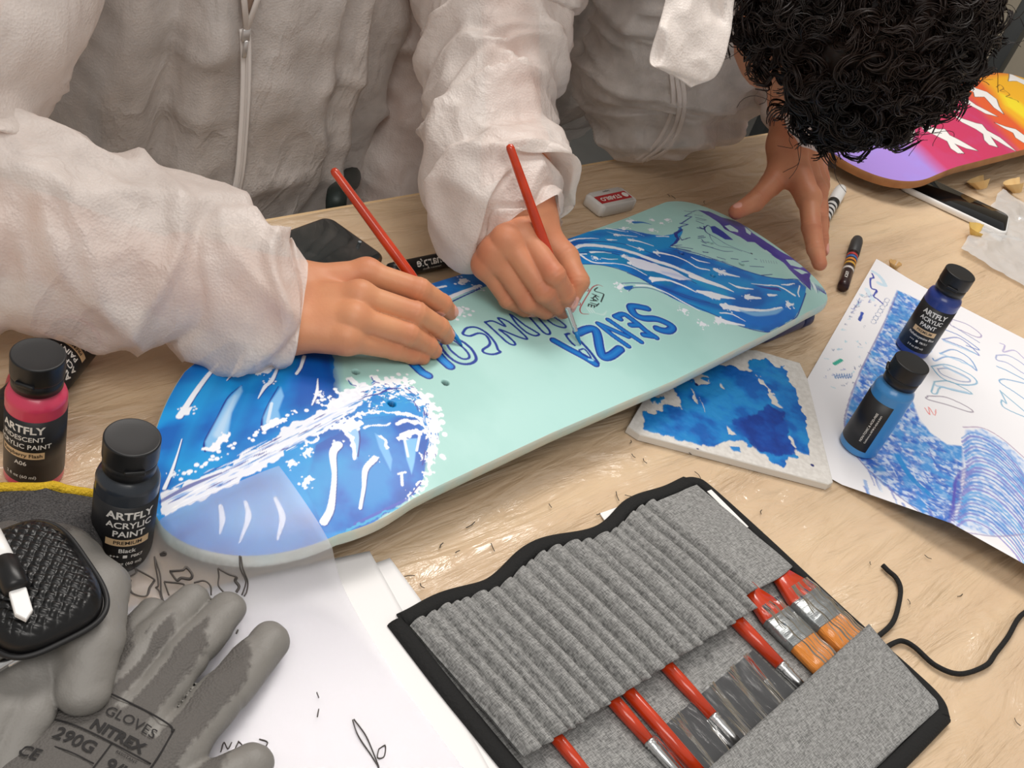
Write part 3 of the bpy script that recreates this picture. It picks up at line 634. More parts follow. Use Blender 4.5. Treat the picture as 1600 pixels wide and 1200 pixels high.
def onboard(pts):              # photo pixels -> board centimetres, on the curved deck
    out = []
    for u, v in pts:
        z = 4.8
        for _ in range(12): q = P(u, v, z)[:2]-BO; a, b = q@BX, q@BY; z = .5*z+.5*float(b_z(np.clip(a, A0, A1), np.clip(b, -8, 12)))
        out.append((a, b))
    return np.array(out)
def cmpx(pts):                 # centimetres per photo pixel at that place of the board
    a, b = np.mean(pts, 0); w = b_w(np.array(a), np.array(b)); return ((w-CAM)@FW)/F_PX
ends = lambda lo, hi, n: lo+(hi-lo)*(np.linspace(0, 1, n)**2.2)
av = np.concatenate([ends(A0, A0+1.2, 26)[:-1], np.arange(A0+1.2, A1-1.2, .065), ends(A1, A1-1.2, 26)[::-1]]); tv = np.linspace(-1, 1, 310)
AA = np.repeat(av[:, None], len(tv), 1); BB = b_c(AA)+b_h(AA)*tv[None]
cv = Canvas(np.column_stack([AA.ravel(), BB.ravel()]), '#a9d6d0')
def bs(ox, oy, s, pts, w, col, **k): q = onboard(tz(ox, oy, s, pts)); c = cmpx(q)/s*(1.5 if (ox, oy) in ((860, 420), (640, 470)) else 1.3); cv.stroke(q, np.asarray(w, float)*c, col, **k)
def bf(ox, oy, s, pts, col, **k): return cv.fill(onboard(tz(ox, oy, s, pts)), col, **k)
def splash(ox, oy, s, c, r, n, seed, col='#eef3fb'):
    g = np.random.default_rng(seed); q = onboard(tz(ox, oy, s, [c]))[0]; k = cmpx([q])/s*1.35
    cv.stroke([q-(r*k*.5, 0), q+(r*k*.4, r*k*.2)], r*k*.9, col, rough=.28, rs=.35, smooth=False)
    for _ in range(n): a = g.uniform(0, 6.3); d = r*k*g.uniform(.6, 1.5); cv.dot(q+d*np.array([math.cos(a), math.sin(a)]), r*k*g.uniform(.08, .22), col)
Zw = (0, 0, 1)
cv.mottle(np.arange(len(cv.q)), ['#a2d0ca', '#a9d6d0', '#b2dcd7'], 6, 3, .6)
# wave at the tail
i = bf(*Zw, [(150, 470), (330, 530), (500, 500), (522, 560), (521, 600), (527, 614), (541, 621), (570, 605), (606, 599), (633, 600), (651, 614), (669, 632), (678, 652), (680, 677), (674, 700), (666, 720), (661, 750), (654, 768), (637, 780), (565, 830), (515, 856), (400, 930), (150, 930)], '#0a79cc', rough=.12)
cv.mottle(i, ['#0a5fb8', '#0a79cc', '#0d8dda', '#1499df'], 3.2, 12, .85, (.7, 1.2))
L = (240, 540, 5.3333); R4 = (480, 560, 4.4444)
i = bf(*L, [(1180, -160), (1500, -160), (1510, 330), (1540, 400), (1400, 520), (1200, 570), (1120, 500), (1150, 300)], '#0b4fae', soft=1.4, al=.85)
bs(*L, [(1440, 130), (1490, 300), (1500, 430)], 60, '#123a98', al=.6, soft=.5)
i = bf(*R4, [(60, 600), (220, 520), (380, 430), (600, 400), (760, 420), (830, 520), (830, 700), (790, 880), (690, 980), (380, 1180), (120, 1200), (0, 900)], '#0a5fbd', soft=.4)
cv.mottle(i, ['#0a4fae', '#0b63c2', '#0c7fd2', '#1093da'], 2.6, 25, .7)
bf(*R4, [(0, 700), (200, 660), (330, 700), (180, 900), (100, 1100), (0, 1000)], '#139ada', soft=1.2, al=.7)
for pts, w in (([(300, 90), (200, 330), (120, 480)], 90), ([(780, 300), (700, 600), (560, 860)], 110), ([(1000, 120), (850, 420), (700, 820)], 80), ([(600, 200), (420, 520), (260, 900)], 70)): bs(*L, pts, w, '#0a57b2', al=.45, soft=1.0)
for pts, w in (([(480, 330), (330, 640), (200, 1000)], 80), ([(860, 200), (740, 520), (640, 760)], 60), ([(1100, 130), (1040, 330)], 90), ([(560, 930), (420, 980), (280, 1080)], 70)): bs(*L, pts, w, '#17a0e2', al=.5, soft=.9)
# foam along the diagonal and round the curl
bf(*L, [(60, 1300), (60, 1240), (200, 1180), (330, 1105), (480, 1055), (650, 990), (760, 885), (900, 840), (1010, 760), (1150, 650), (1350, 565), (1450, 515), (1530, 400), (1620, 380), (1760, 300), (1800, 420), (1600, 590), (1480, 650), (1380, 725), (1250, 800), (1100, 880), (1000, 970), (850, 1045), (700, 1130), (420, 1270), (200, 1390), (60, 1420)], '#e8ecf6', rough=.3, rs=.5)
g = np.random.default_rng(5)
for k in range(120):
    t = g.uniform(0, 1); x = 120+1500*t+g.uniform(-40, 40); y = 1290-760*t+g.uniform(-70, 90); l = g.uniform(60, 190)
    bs(*L, [(x, y), (x+l*.5, y-l*.26), (x+l, y-l*.5)], [2, g.uniform(7, 16), 2], g.choice(['#a4bdea', '#c3d3f2', '#2b3a9c', '#f6f8ff', '#1a83cf', '#3a49a6', '#ffffff', '#8fb4e6', '#d9e2f4']), al=.9)
bs(*R4, [(150, 330), (300, 250), (420, 205), (560, 170), (680, 170), (760, 240), (840, 320), (880, 430), (880, 540), (860, 640), (835, 760), (815, 860), (780, 930), (690, 975)], np.array([60, 66, 66, 50, 52, 60, 66, 62, 54, 48, 38, 32, 30, 14])*.8, '#f1f4fb', rough=.55, rs=.4)
for k in range(150):
    t = g.uniform(-.55, 2.0); r = g.uniform(.86, 1.1); x = 560+318*math.sin(t)*r; y = 560-378*math.cos(t)*r; l = g.uniform(14, 46); a = t+g.uniform(-.5, .5)
    bs(*R4, [(x-l*math.cos(a), y-l*math.sin(a)), (x, y+g.uniform(-6, 6)), (x+l*math.cos(a), y+l*math.sin(a))], [2, g.uniform(4, 12), 2], g.choice(['#f4f7fd', '#ffffff', '#dfe8f6', '#a9c3ea', '#2b3a9c', '#1d86cc', '#3a4ba8', '#eef3fb']), rough=.06, rs=.2)
bs(*R4, [(-20, 600), (60, 560), (130, 490), (330, 400), (470, 372), (600, 385), (720, 392), (800, 440), (830, 560)], [18, 22, 22, 24, 22, 22, 24, 24, 18], '#eef3fb', rough=.3, rs=.35)
for k in range(60):
    x = g.uniform(380, 830); y = 380-110*math.sin((x-330)/480*2.4)+g.uniform(-60, 40); bs(*R4, [(x, y), (x+g.uniform(8, 34), y+g.uniform(-14, 14))], g.uniform(6, 15), g.choice(['#1c8fce', '#eaf1fb', '#0f78c2', '#f4f7fd', '#39a4d8']), rough=.15, rs=.2, smooth=False)
for k in range(80):
    t = g.uniform(-.2, 1.9); r = g.uniform(.92, 1.22); x = 560+330*math.sin(t)*r; y = 560-390*math.cos(t)*r+g.uniform(-10, 30); q = onboard(tz(*R4, [(x, y)]))[0]; cv.dot(q, g.uniform(.06, .26), '#f1f5fb')
for k in range(60):
    t = g.uniform(0, 1); x = 200+1330*t; y = 1130-740*t+g.uniform(-60, 10); q = onboard(tz(*L, [(x, y)]))[0]; cv.dot(q, g.uniform(.05, .17), '#f4f8ff')
for pts, w in (([(360, 290), (420, 262), (500, 245), (570, 212), (650, 208)], [3, 8, 9, 14, 5]), ([(680, 205), (735, 245)], 7), ([(820, 640), (800, 740)], 8), ([(790, 860), (720, 950)], 8)): bs(*R4, pts, w, '#2a3a9e')
# drips: navy shadow line, light body, splash
def drip(Z, pts, w, col='#eef4fd', sh=(7, 5)):
    bs(*Z, [(x+sh[0], y+sh[1]) for x, y in pts], np.asarray(w)*1.0, '#16308f', al=.85); bs(*Z, pts, w, col)
drip(L, [(540, 150), (450, 250), (340, 400), (275, 500), (215, 590)], [18, 30, 34, 38, 44]); splash(*L, (280, 550), 46, 9, 1)
drip(L, [(775, 30), (725, 110), (700, 180), (610, 290)], [22, 22, 34, 5]); splash(*L, (725, 160), 26, 7, 2)
bf(*L, [(960, 70), (1040, 40), (990, 160), (960, 210), (890, 190)], '#8fc4ee', soft=.12); bs(*L, [(890, 110), (880, 190), (960, 215), (1000, 60)], [14, 34, 30, 14], '#f0f5fd', rough=.2); splash(*L, (905, 215), 44, 8, 3)
drip(L, [(1045, 160), (985, 290), (930, 340), (870, 440)], [14, 26, 26, 5]); splash(*L, (975, 305), 30, 7, 4)
drip(L, [(1255, 90), (1225, 180), (1190, 235)], [24, 20, 20]); drip(L, [(1368, 275), (1360, 390), (1320, 495)], [5, 22, 9]); splash(*L, (1385, 400), 24, 8, 5)
bs(*L, [(735, 330), (620, 430), (520, 620), (425, 800), (430, 880)], [6, 9, 10, 12, 14], '#15308f')
bf(*L, [(730, 335), (740, 380), (650, 560), (620, 740), (560, 830), (440, 872), (430, 800), (520, 630), (620, 450)], '#86bfee', soft=.16); bs(*L, [(680, 420), (600, 600), (540, 740)], [10, 40, 60], '#c3def6', al=.7, soft=.3)
bs(*L, [(440, 860), (520, 830), (610, 740)], [50, 60, 40], '#f3f6fd', rough=.3)
bs(*L, [(1040, 340), (950, 500), (905, 620), (900, 705)], [6, 10, 12, 14], '#15308f')
bf(*L, [(1060, 345), (1085, 420), (1040, 540), (1060, 620), (915, 700), (912, 600), (965, 480)], '#7ebbee', soft=.15); bs(*L, [(925, 690), (1000, 640), (1095, 610)], [40, 50, 34], '#f2f6fd', rough=.3); bs(*L, [(985, 480), (950, 640)], 20, '#d3e6f8')
drip(L, [(235, 780), (200, 900), (150, 1050), (90, 1190)], [6, 10, 20, 24]); splash(*L, (165, 1070), 28, 8, 6)
drip(R4, [(215, 600), (178, 660), (188, 800), (180, 920), (160, 1050), (115, 1135)], [50, 42, 26, 30, 40, 44]); splash(*R4, (205, 600), 34, 3, 7)
drip(R4, [(470, 695), (405, 770), (392, 900), (368, 1040)], [36, 32, 20, 18]); splash(*R4, (470, 695), 22, 6, 8)
bf(*R4, [(270, 520), (350, 470), (365, 560), (345, 700), (320, 640), (300, 560)], '#93c3ee', soft=.1); bs(*R4, [(240, 480), (310, 560), (332, 700)], [34, 22, 22], '#eef3fb', rough=.15); bs(*R4, [(355, 470), (366, 560), (352, 680)], 8, '#16308f')
bs(*R4, [(190, 480), (330, 455)], [60, 70], '#eaf0fa', rough=.5)
bf(*R4, [(470, 520), (540, 560), (590, 700), (580, 780), (540, 700), (500, 620)], '#69b0ea', soft=.12); bs(*R4, [(500, 540), (545, 580), (558, 625)], 16, '#f0f4fb', rough=.15)
bf(*R4, [(665, 560), (765, 555), (745, 720), (725, 805), (690, 700)], '#7bbdf0', soft=.1); bs(*R4, [(630, 555), (700, 525), (815, 505)], [30, 46, 30], '#f2f5fc', rough=.3); bs(*R4, [(675, 560), (700, 680)], 14, '#eaf2fb'); bs(*R4, [(780, 540), (760, 640)], 14, '#eaf2fb')
bs(*R4, [(655, 800), (660, 880)], 16, '#f0f4fb'); bs(*R4, [(628, 802), (680, 795)], 14, '#f0f4fb', rough=.1); bs(*R4, [(400, 482), (430, 465), (520, 468), (572, 452)], [16, 14, 14, 14], '#f0f4fb', rough=.1); bs(*R4, [(640, 450), (700, 437), (760, 448)], 30, '#e4ecf8', rough=.25)
bs(*R4, [(330, 1150), (520, 1060), (690, 980)], 16, '#4a55bd', al=.8); bs(*R4, [(290, 1200), (480, 1105), (700, 1005)], [14, 16, 5], '#37a8da', rough=.2)
for c, sd in (((320, 165), 3), ((480, 145), 4)): bs(*R4, [(c[0]-20, c[1]-20), (c[0]+25, c[1]+15)], 34, '#f2f6fb', rough=.2); bs(*R4, [(c[0]-35, c[1]-15), (c[0]-15, c[1]+15), (c[0]+20, c[1]+25)], 7, '#22409c')
splash(*L, (1290, 890), 44, 6, 31); splash(*L, (1160, 990), 34, 6, 32); splash(*L, (1280, 1140), 46, 5, 33)
for pts, w in (([(415, 900), (425, 970), (412, 1045)], [16, 24, 6]), ([(545, 880), (560, 960), (515, 1090)], [14, 24, 6]), ([(700, 860), (738, 960), (712, 1075)], [14, 26, 8])): bs(220, 520, 3.3333, pts, w, '#eef4fd')
bs(220, 520, 3.3333, [(100, 880), (250, 800), (420, 730)], [14, 20, 8], '#23389a', al=.8)
# far strip of the long wave, behind the hands
i = bf(*Zw, [(535, 500), (560, 440), (690, 420), (760, 402), (890, 358), (905, 395), (760, 447), (700, 467), (640, 495), (570, 535), (540, 555)], '#0a72c6', rough=.06); cv.mottle(i, ['#0a5cb2', '#0b7bcc', '#138ed6'], 2, 40, .7)
bs(*Zw, [(640, 500), (700, 466), (750, 446)], [8, 7, 5], '#f0f4fb'); bs(*Zw, [(640, 508), (705, 472), (752, 450)], 2.2, '#1d3a99'); bs(*Zw, [(672, 452), (696, 447)], 4, '#eef3fb'); splash(0, 0, 1, (724, 440), 9, 6, 51); splash(0, 0, 1, (716, 488), 14, 10, 52); splash(0, 0, 1, (745, 450), 7, 5, 53)
# the long wave running to the nose
Az = (860, 290, 3.33333); H5 = (880, 310, 6.66667); H6 = (1080, 310, 5.4545)
i = bf(*Az, [(20, 330), (75, 288), (130, 262), (200, 240), (265, 228), (340, 225), (420, 232), (500, 250), (590, 262), (650, 250), (680, 215), (690, 240), (660, 300), (625, 318), (700, 345), (830, 380), (960, 425), (1080, 462), (1150, 478), (1230, 487), (1290, 492), (1332, 532), (1325, 570), (1300, 640), (1270, 690), (1190, 735), (1130, 763), (1040, 745), (950, 715), (890, 690), (800, 655), (740, 635), (660, 600), (600, 565), (540, 525), (470, 485), (400, 448), (330, 425), (250, 410), (180, 408), (110, 408), (20, 400)], '#0a78cc', rough=.05)
cv.mottle(i, ['#0a5bb4', '#0a78cc', '#0c86d4', '#1596d6'], 3, 44, .75, (.5, 1.4))
for pts, w, c_ in (([(130, 340), (300, 365), (470, 430), (600, 500)], 60, '#1487b8'), ([(560, 410), (720, 480), (900, 560)], 40, '#1ba0d4'), ([(600, 540), (760, 600), (900, 640)], 34, '#0a4eae'), ([(700, 350), (860, 420), (1040, 480)], 40, '#0a62c0'), ([(980, 690), (1120, 700), (1240, 640)], 70, '#0a6ed0')): bs(*Az, pts, w, c_, al=.7, soft=.6)
for pts, w in (([(560, 535), (660, 590), (780, 640), (880, 685), (1000, 735), (1130, 763), (1200, 735), (1275, 690), (1302, 640), (1330, 560)], 5), ([(140, 408), (250, 412), (340, 430), (440, 468), (540, 525)], 5), ([(620, 320), (760, 352), (900, 400), (1060, 458), (1200, 487), (1290, 490), (1332, 530)], 5),
               ([(110, 300), (240, 292), (360, 300), (470, 332), (560, 365)], 5), ([(150, 350), (280, 345), (400, 372), (520, 402), (640, 450), (760, 510)], 5), ([(400, 455), (560, 520), (700, 570), (830, 610)], 4)): bs(*Az, pts, w, '#153a96')
bs(*H5, [(110, 520), (200, 490), (330, 490), (480, 505), (640, 540), (800, 590), (960, 650), (1120, 700), (1290, 770), (1450, 840), (1600, 900)], [40, 46, 50, 46, 44, 46, 50, 46, 44, 46, 50], '#e9edf6', rough=.06)
bs(*H5, [(230, 535), (420, 545), (620, 570), (800, 620), (960, 680), (1150, 740), (1350, 840)], 9, '#1b3f9e'); bs(*H6, [(0, 665), (140, 710), (260, 750), (360, 795)], [40, 44, 34, 8], '#f0f3fa')
i = bf(*H5, [(590, 590), (700, 610), (830, 640), (980, 690), (1130, 740), (1250, 800), (1340, 850), (1200, 850), (1060, 800), (940, 760), (800, 740), (720, 700), (690, 650)], '#dfe3f3', rough=.12); bs(*H5, [(1040, 770), (1180, 800), (1320, 850)], [30, 40, 20], '#a9b9e6', al=.6, soft=.3)
for pts, w in (([(15, 465), (110, 430), (240, 415), (370, 420)], [26, 20, 16, 6]), ([(170, 580), (240, 630), (340, 670), (560, 680), (720, 720), (870, 800)], [26, 22, 20, 12, 12, 8]), ([(240, 580), (170, 580)], 14), ([(290, 560), (400, 560), (500, 572)], [30, 14, 6]), ([(400, 620), (470, 632), (570, 632)], [10, 12, 6]),
               ([(470, 430), (560, 432)], [24, 6]), ([(540, 380), (640, 385), (770, 400)], [30, 14, 6]), ([(690, 430), (800, 450), (940, 495)], [34, 18, 8]), ([(660, 480), (760, 515), (830, 535)], [6, 12, 26]), ([(950, 560), (1100, 585), (1260, 640), (1400, 720), (1520, 745)], [30, 20, 16, 18, 14]), ([(970, 395), (1100, 398)], 12),
               ([(930, 840), (1080, 850), (1230, 900), (1380, 975)], [60, 30, 24, 14]), ([(450, 310), (560, 330), (660, 350)], [16, 14, 5]), ([(1410, 965), (1500, 1000), (1600, 1030)], [30, 60, 60])): bs(*H5, pts, w, '#eef2fa', rough=.05)
for c_, r, n, sd in (((110, 510), 30, 6, 61), ((340, 620), 30, 8, 62), ((560, 380), 26, 7, 63), ((710, 430), 26, 7, 64), ((810, 528), 20, 6, 65), ((980, 565), 34, 9, 66), ((470, 430), 18, 5, 67), ((640, 600), 26, 6, 68), ((700, 670), 26, 6, 69), ((950, 850), 36, 9, 70), ((600, 920), 46, 14, 71), ((700, 240), 40, 10, 72), ((920, 225), 28, 8, 73), ((1090, 225), 28, 8, 74), ((640, 315), 34, 8, 75), ((920, 330), 34, 8, 76), ((1020, 260), 22, 5, 77), ((1260, 1170), 40, 10, 78)): splash(*H5, c_, r, n, sd)
bs(*H5, [(740, 250), (830, 250), (920, 272)], [40, 24, 4], '#1f6fb8'); bs(*H5, [(610, 885), (740, 880), (900, 895), (1100, 960), (1300, 1040), (1600, 1110)], [8, 9, 9, 9, 8, 7], '#173a92'); bs(*H5, [(680, 965), (740, 930), (900, 935), (1050, 990), (1200, 1060)], [8, 9, 9, 8, 7], '#173a92'); bs(*H5, [(660, 935), (720, 915)], [50, 20], '#1764b4'); bs(*H5, [(760, 905), (900, 915), (1080, 985), (1250, 1080), (1420, 1170)], [20, 16, 14, 16, 10], '#eef3fa')
for k in range(14): x = 250+k*34; bs(*H5, [(x, 355-k*1.5), (x+70, 372-k), (x+150, 392)], [2, 6, 2], g.choice(['#1a4aa4', '#e6edf6', '#1570bd', '#0d5cb0']))
for pts, w in (([(0, 500), (60, 530), (160, 552)], [8, 20, 5]), ([(210, 610), (290, 640), (410, 670)], [40, 34, 8]), ([(320, 720), (400, 755), (530, 775)], [5, 22, 8]), ([(60, 795), (180, 820), (370, 855)], [30, 60, 10]), ([(270, 915), (380, 940), (520, 950), (640, 955), (770, 930)], [44, 50, 26, 20, 16]), ([(510, 725), (640, 740), (750, 750), (880, 825)], [5, 10, 14, 20]), ([(245, 975), (340, 985), (460, 1045)], [10, 14, 5]), ([(230, 1030), (330, 1060), (450, 1080)], [50, 30, 10]), ([(480, 840), (590, 850)], [40, 16]), ([(660, 825), (730, 825)], [24, 10]), ([(770, 735), (830, 735), (880, 725)], [6, 16, 8]), ([(925, 745), (910, 800), (920, 835)], 10)): bs(*H6, pts, w, '#eef3fb', rough=.05)
bs(*H6, [(420, 955), (540, 985), (700, 970), (780, 940)], [20, 40, 40, 10], '#8cc5ee', al=.75, soft=.2)
for c_, r, n, sd in (((480, 840), 28, 10, 81), ((840, 910), 36, 9, 82), ((260, 625), 34, 10, 83), ((300, 925), 36, 9, 84), ((240, 1050), 36, 9, 85), ((95, 1075), 34, 9, 86), ((190, 840), 24, 7, 87)): splash(*H6, c_, r, n, sd)
bf(*H6, [(520, 735), (640, 755), (740, 760), (770, 790), (690, 780), (600, 760)], '#3b3f9c')
# purple and navy sketch on the nose
PU = '#443f9a'
i = bf(*H6, [(60, 100), (150, 110), (260, 160), (380, 190), (440, 205), (520, 290), (640, 370), (760, 450), (900, 520), (1010, 590), (1032, 625), (1010, 680), (1020, 785), (930, 700), (850, 620), (790, 550), (680, 480), (600, 420), (540, 375), (480, 370), (420, 330), (340, 290), (290, 265), (240, 210), (150, 150)], PU, rough=.06)
cv.mottle(i, ['#35308a', '#443f9a', '#5a55ad'], 2, 90, .6)
for poly in ([(285, 235), (330, 225), (400, 270), (400, 290), (330, 275)], [(455, 240), (510, 285), (505, 312), (470, 290)], [(805, 520), (870, 525), (960, 580), (930, 590), (850, 570)], [(870, 600), (930, 605), (1000, 635), (940, 645)], [(580, 440), (640, 440), (690, 480)]): bf(*H6, poly, '#b9dcd9', rough=.05)
bf(*H6, [(160, 240), (200, 235), (270, 280), (330, 330), (360, 355), (290, 350), (220, 310), (180, 290)], '#2b3f9d')
NV = '#1f2f7d'
for pts, w in (([(110, 240), (130, 290), (220, 340), (300, 390), (420, 440), (520, 475)], [12, 9, 7, 5, 4, 6]), ([(105, 260), (140, 230), (160, 240)], 8), ([(150, 300), (180, 360), (240, 405), (340, 420), (430, 450)], 4), ([(100, 395), (190, 425), (280, 450), (355, 452)], [4, 7, 7, 4]), ([(50, 250), (105, 262), (75, 245)], 9), ([(60, 325), (105, 320)], 8), ([(90, 350), (110, 370), (170, 380)], 8), ([(500, 578), (620, 585)], 6), ([(600, 655), (690, 648)], 7), ([(100, 455), (140, 462)], 8), ([(220, 500), (290, 520)], 7), ([(340, 512), (400, 520)], 7), ([(430, 540), (490, 535)], 6), ([(540, 515), (560, 520)], 6), ([(30, 140), (100, 150)], 4), ([(40, 180), (120, 190)], 4)): bs(*H6, pts, w, NV)
for x in range(590, 740, 22): bs(*H6, [(x, 520+(x-590)*.12), (x+10, 545+(x-590)*.1)], 3, '#5b6c93')
for c_ in ((165, 375), (430, 555), (515, 470)): cv.dot(onboard(tz(*H6, [c_]))[0], .13, '#171d3a')
bs(*H5, [(1260, 130), (1340, 140), (1400, 125), (1520, 150)], [5, 9, 7, 4], NV)
bs(*H5, [(1340, 150), (1265, 185), (1340, 190), (1240, 255), (1215, 262), (1300, 270), (1200, 305), (1240, 325), (1170, 365), (1180, 400), (1200, 420), (1160, 470), (1120, 495), (1235, 485)], [6, 10, 8, 12, 10, 9, 10, 16, 30, 30, 26, 18, 12, 6], '#26388f', smooth=False)
for pts in ([(1210, 395), (1235, 435), (1320, 408)], [(1170, 500), (1350, 525)], [(1180, 515), (1330, 548)], [(1395, 305), (1455, 318), (1420, 300)], [(1405, 415), (1480, 405)], [(1440, 450), (1490, 470)], [(1445, 485), (1560, 515)], [(1380, 200), (1490, 225)], [(1385, 235), (1460, 265)], [(1460, 560), (1510, 562)]): bs(*H5, pts, 9, NV, smooth=False)
for k in range(22): x = 1060+k*26; y = 520+k*6; bs(*H5, [(x, y), (x+60, y+16), (x+110, y+g.uniform(10, 36))], [2, 6, 2], '#1d4aa0')
for k in range(9): bs(*H6, [(1010+k*14, 700+k*8), (1030+k*14, 740+k*9), (1040+k*14, 790+g.uniform(-10, 20))], [4, 12, 2], g.choice(['#443f9a', '#e6eef5', '#d7e6ee', '#6b7fb0']))
# lettering
S7 = (860, 420, 7.2727); V6 = (640, 470, 6.1538)
def letter(Z, strokes, wo, wi, fillc='#0d6cc0', edge='#123a96', halo=True, core='#2287cf'):
    if halo:
        for s in strokes: bs(*Z, s, np.asarray(wo)*1.0+16, '#c4e2e2', al=.8, soft=.06)
    for s in strokes: bs(*Z, s, wo, edge)
    if wi:
        for s in strokes: bs(*Z, s, wi, fillc)
        for s in strokes: bs(*Z, s, wi*.35, core, al=.55, soft=.1)
letter(S7, [[(1095, 450), (1000, 430), (930, 425), (915, 450), (960, 520), (1060, 562), (1190, 568), (1300, 605), (1385, 660), (1345, 705), (1270, 700), (1215, 680)]], 78, 52)
letter(S7, [[(740, 545), (830, 515), (920, 570), (1010, 640), (1100, 715), (1200, 780)], [(1000, 640), (915, 640)], [(1150, 765), (1060, 750)], [(740, 545), (790, 570)]], 62, 40)
letter(S7, [[(660, 580), (820, 690), (1030, 830)], [(545, 622), (700, 690), (880, 770)], [(545, 622), (700, 750), (885, 880)]], 54, 34)
letter(S7, [[(310, 730), (420, 685), (500, 685), (535, 760), (560, 900), (600, 1000), (690, 985), (790, 910)]], 86, 58)
letter(S7, [[(40, 815), (200, 905), (380, 1000), (510, 1080)]], 74, 48); bs(*S7, [(545, 1070), (450, 940), (300, 780)], 26, '#123a96'); bs(*S7, [(165, 745), (215, 735), (180, 760), (240, 840), (275, 870)], 20, '#123a96'); bs(*S7, [(330, 920), (390, 915), (460, 1010), (380, 980), (330, 930)], 16, '#123a96'); bs(*S7, [(480, 1040), (440, 1030)], 22, '#8fd0ea')
NB = '#173a94'
for loop, w in (([(320, 400), (300, 440), (380, 540), (480, 600), (580, 605), (640, 560), (600, 470), (520, 400), (430, 362), (350, 365), (320, 400)], 22), ([(345, 395), (400, 480), (500, 555), (570, 550), (560, 500), (480, 420), (400, 372), (345, 395)], 18),
                ([(510, 310), (550, 262), (640, 256), (740, 310), (820, 400), (850, 470), (872, 492), (800, 515), (720, 500), (705, 470), (762, 430), (770, 390), (730, 330), (660, 312), (580, 338), (520, 325), (510, 310)], 19),
                ([(725, 205), (800, 195), (920, 245), (850, 165), (950, 200), (1060, 290), (1130, 365), (1050, 348), (865, 275), (940, 335), (1012, 405), (1000, 425), (940, 400), (840, 310), (725, 205)], 17),
                ([(965, 130), (1000, 150), (1100, 230), (1200, 290), (1245, 322), (1200, 335), (1120, 300), (1030, 220), (965, 130)], 17), ([(1130, 130), (1200, 210), (1290, 305), (1345, 320), (1340, 280), (1260, 190), (1220, 130)], 17), ([(1260, 130), (1380, 225), (1480, 258), (1500, 240), (1440, 190), (1340, 130)], 16)): bs(*V6, loop, w, NB)
letter(V6, [[(235, 470), (310, 560), (385, 628)]], 78, 50, '#1a84d8', halo=False, core='#3aa2e6'); letter(V6, [[(30, 600), (110, 680), (175, 718)]], 74, 48, '#1a84d8', halo=False, core='#3aa2e6')
bs(*S7, [(595, 200), (540, 183), (480, 210), (430, 285), (370, 385), (335, 460), (360, 508), (435, 515)], [4, 8, 10, 9, 9, 9, 9, 5], '#a3303a')
for c_ in ((420, 237), (325, 397)): t = np.linspace(0, 6.3, 9); bs(*S7, [(c_[0]+16*math.cos(x), c_[1]+18*math.sin(x)) for x in t], 8, '#a3303a')
for pts in ([(535, 215), (505, 235), (510, 255), (560, 270), (600, 285), (605, 300), (575, 375)], [(478, 285), (548, 318)], [(520, 300), (480, 335)], [(512, 318), (542, 352)], [(465, 330), (530, 365), (455, 360)], [(495, 345), (488, 362)], [(455, 385), (535, 410)], [(552, 395), (520, 425)], [(437, 400), (475, 412), (505, 420)], [(437, 400), (430, 425)], [(470, 410), (463, 435)], [(503, 418), (497, 440)]): bs(*S7, pts, 11, '#16161c', smooth=len(pts) > 4)
for x in (430, 455, 480): bs(*S7, [(x-20, 440), (x+25, 500)], 6, '#dfe8e8', al=.8)
bs(*S7, [(520, 505), (600, 520), (640, 480)], [8, 16, 4], '#dbe6e4', al=.5, soft=.15)
# truck holes
zz = b_z(AA, BB).ravel()
HOLES = [(612, 631), (696, 598), (1113.5, 430), (1158.5, 412), (556, 581), (640, 548), (1064.6, 395.6), (1110.5, 378.5)]
for q in onboard(HOLES):
    d = np.linalg.norm(cv.q-q, axis=1); k = np.clip((.30-d)/.05, 0, 1); zz = zz-k*.6; cv.c = cv.c*(1-k[:, None])+np.array(lin('#2c3434'))*k[:, None]
M_art = mat('acrylic_painted_wood', '#ffffff', .36, attr=True, bump=(160, .12, .0006), spec=.45)
sb = thing('skateboard_deck', b_w(np.array(18.), np.array(2.))*np.array([1, 1, 0]), 'pale teal skateboard deck painted with blue waves and the words SENZA VINCOLI', 'skateboard')
xyz = np.column_stack([BO+cv.q[:, :1]*BX+cv.q[:, 1:]*BY, zz]); na, ntau = len(av), len(tv)
obj('painted_face', xyz, grid_faces(na, ntau), M_art, sb, col=cv.c)
# plywood edge and back
ao = av[::6] if (na-1) % 6 == 0 else np.append(av[::6], av[-1]); e1 = np.stack([ao, b_c(ao)-b_h(ao)], 1); e2 = np.stack([ao, b_c(ao)+b_h(ao)], 1)[::-1]
loop = np.vstack([e1, e2[1:-1]]); no = len(loop); ctr = np.stack([loop[:, 0]*.985+.3, b_c(loop[:, 0])], 1); dr = loop-ctr; dr /= np.linalg.norm(dr, axis=1)[:, None]+1e-9
rings = []
for off, dz in ((0, 0), (.10, -.12), (.16, -.35), (.16, -.75), (.08, -1.0), (-.1, -1.1)): q = loop+dr*off; w_ = b_w(loop[:, 0], loop[:, 1], dz); w_[:, :2] = BO+q[:, :1]*BX+q[:, 1:]*BY; rings.append(w_)
V = np.vstack(rings); Fc = [(i*no+k, (i+1)*no+k, (i+1)*no+(k+1) % no, i*no+(k+1) % no) for i in range(5) for k in range(no)]
obj('plywood_edge', V, Fc, mat('painted_ply_edge', '#b9d3cc', .5, var=(30, '#d9cdb8', .8), bump=(40, .3, .001, (1, 1, 12))), sb)
ab = np.linspace(A0+.02, A1-.02, 90); tb_ = np.linspace(-.985, .985, 14); A_, T_ = np.meshgrid(ab, tb_, indexing='ij'); V = b_w(A_, b_c(A_)+b_h(A_)*T_, -1.1).reshape(-1, 3)
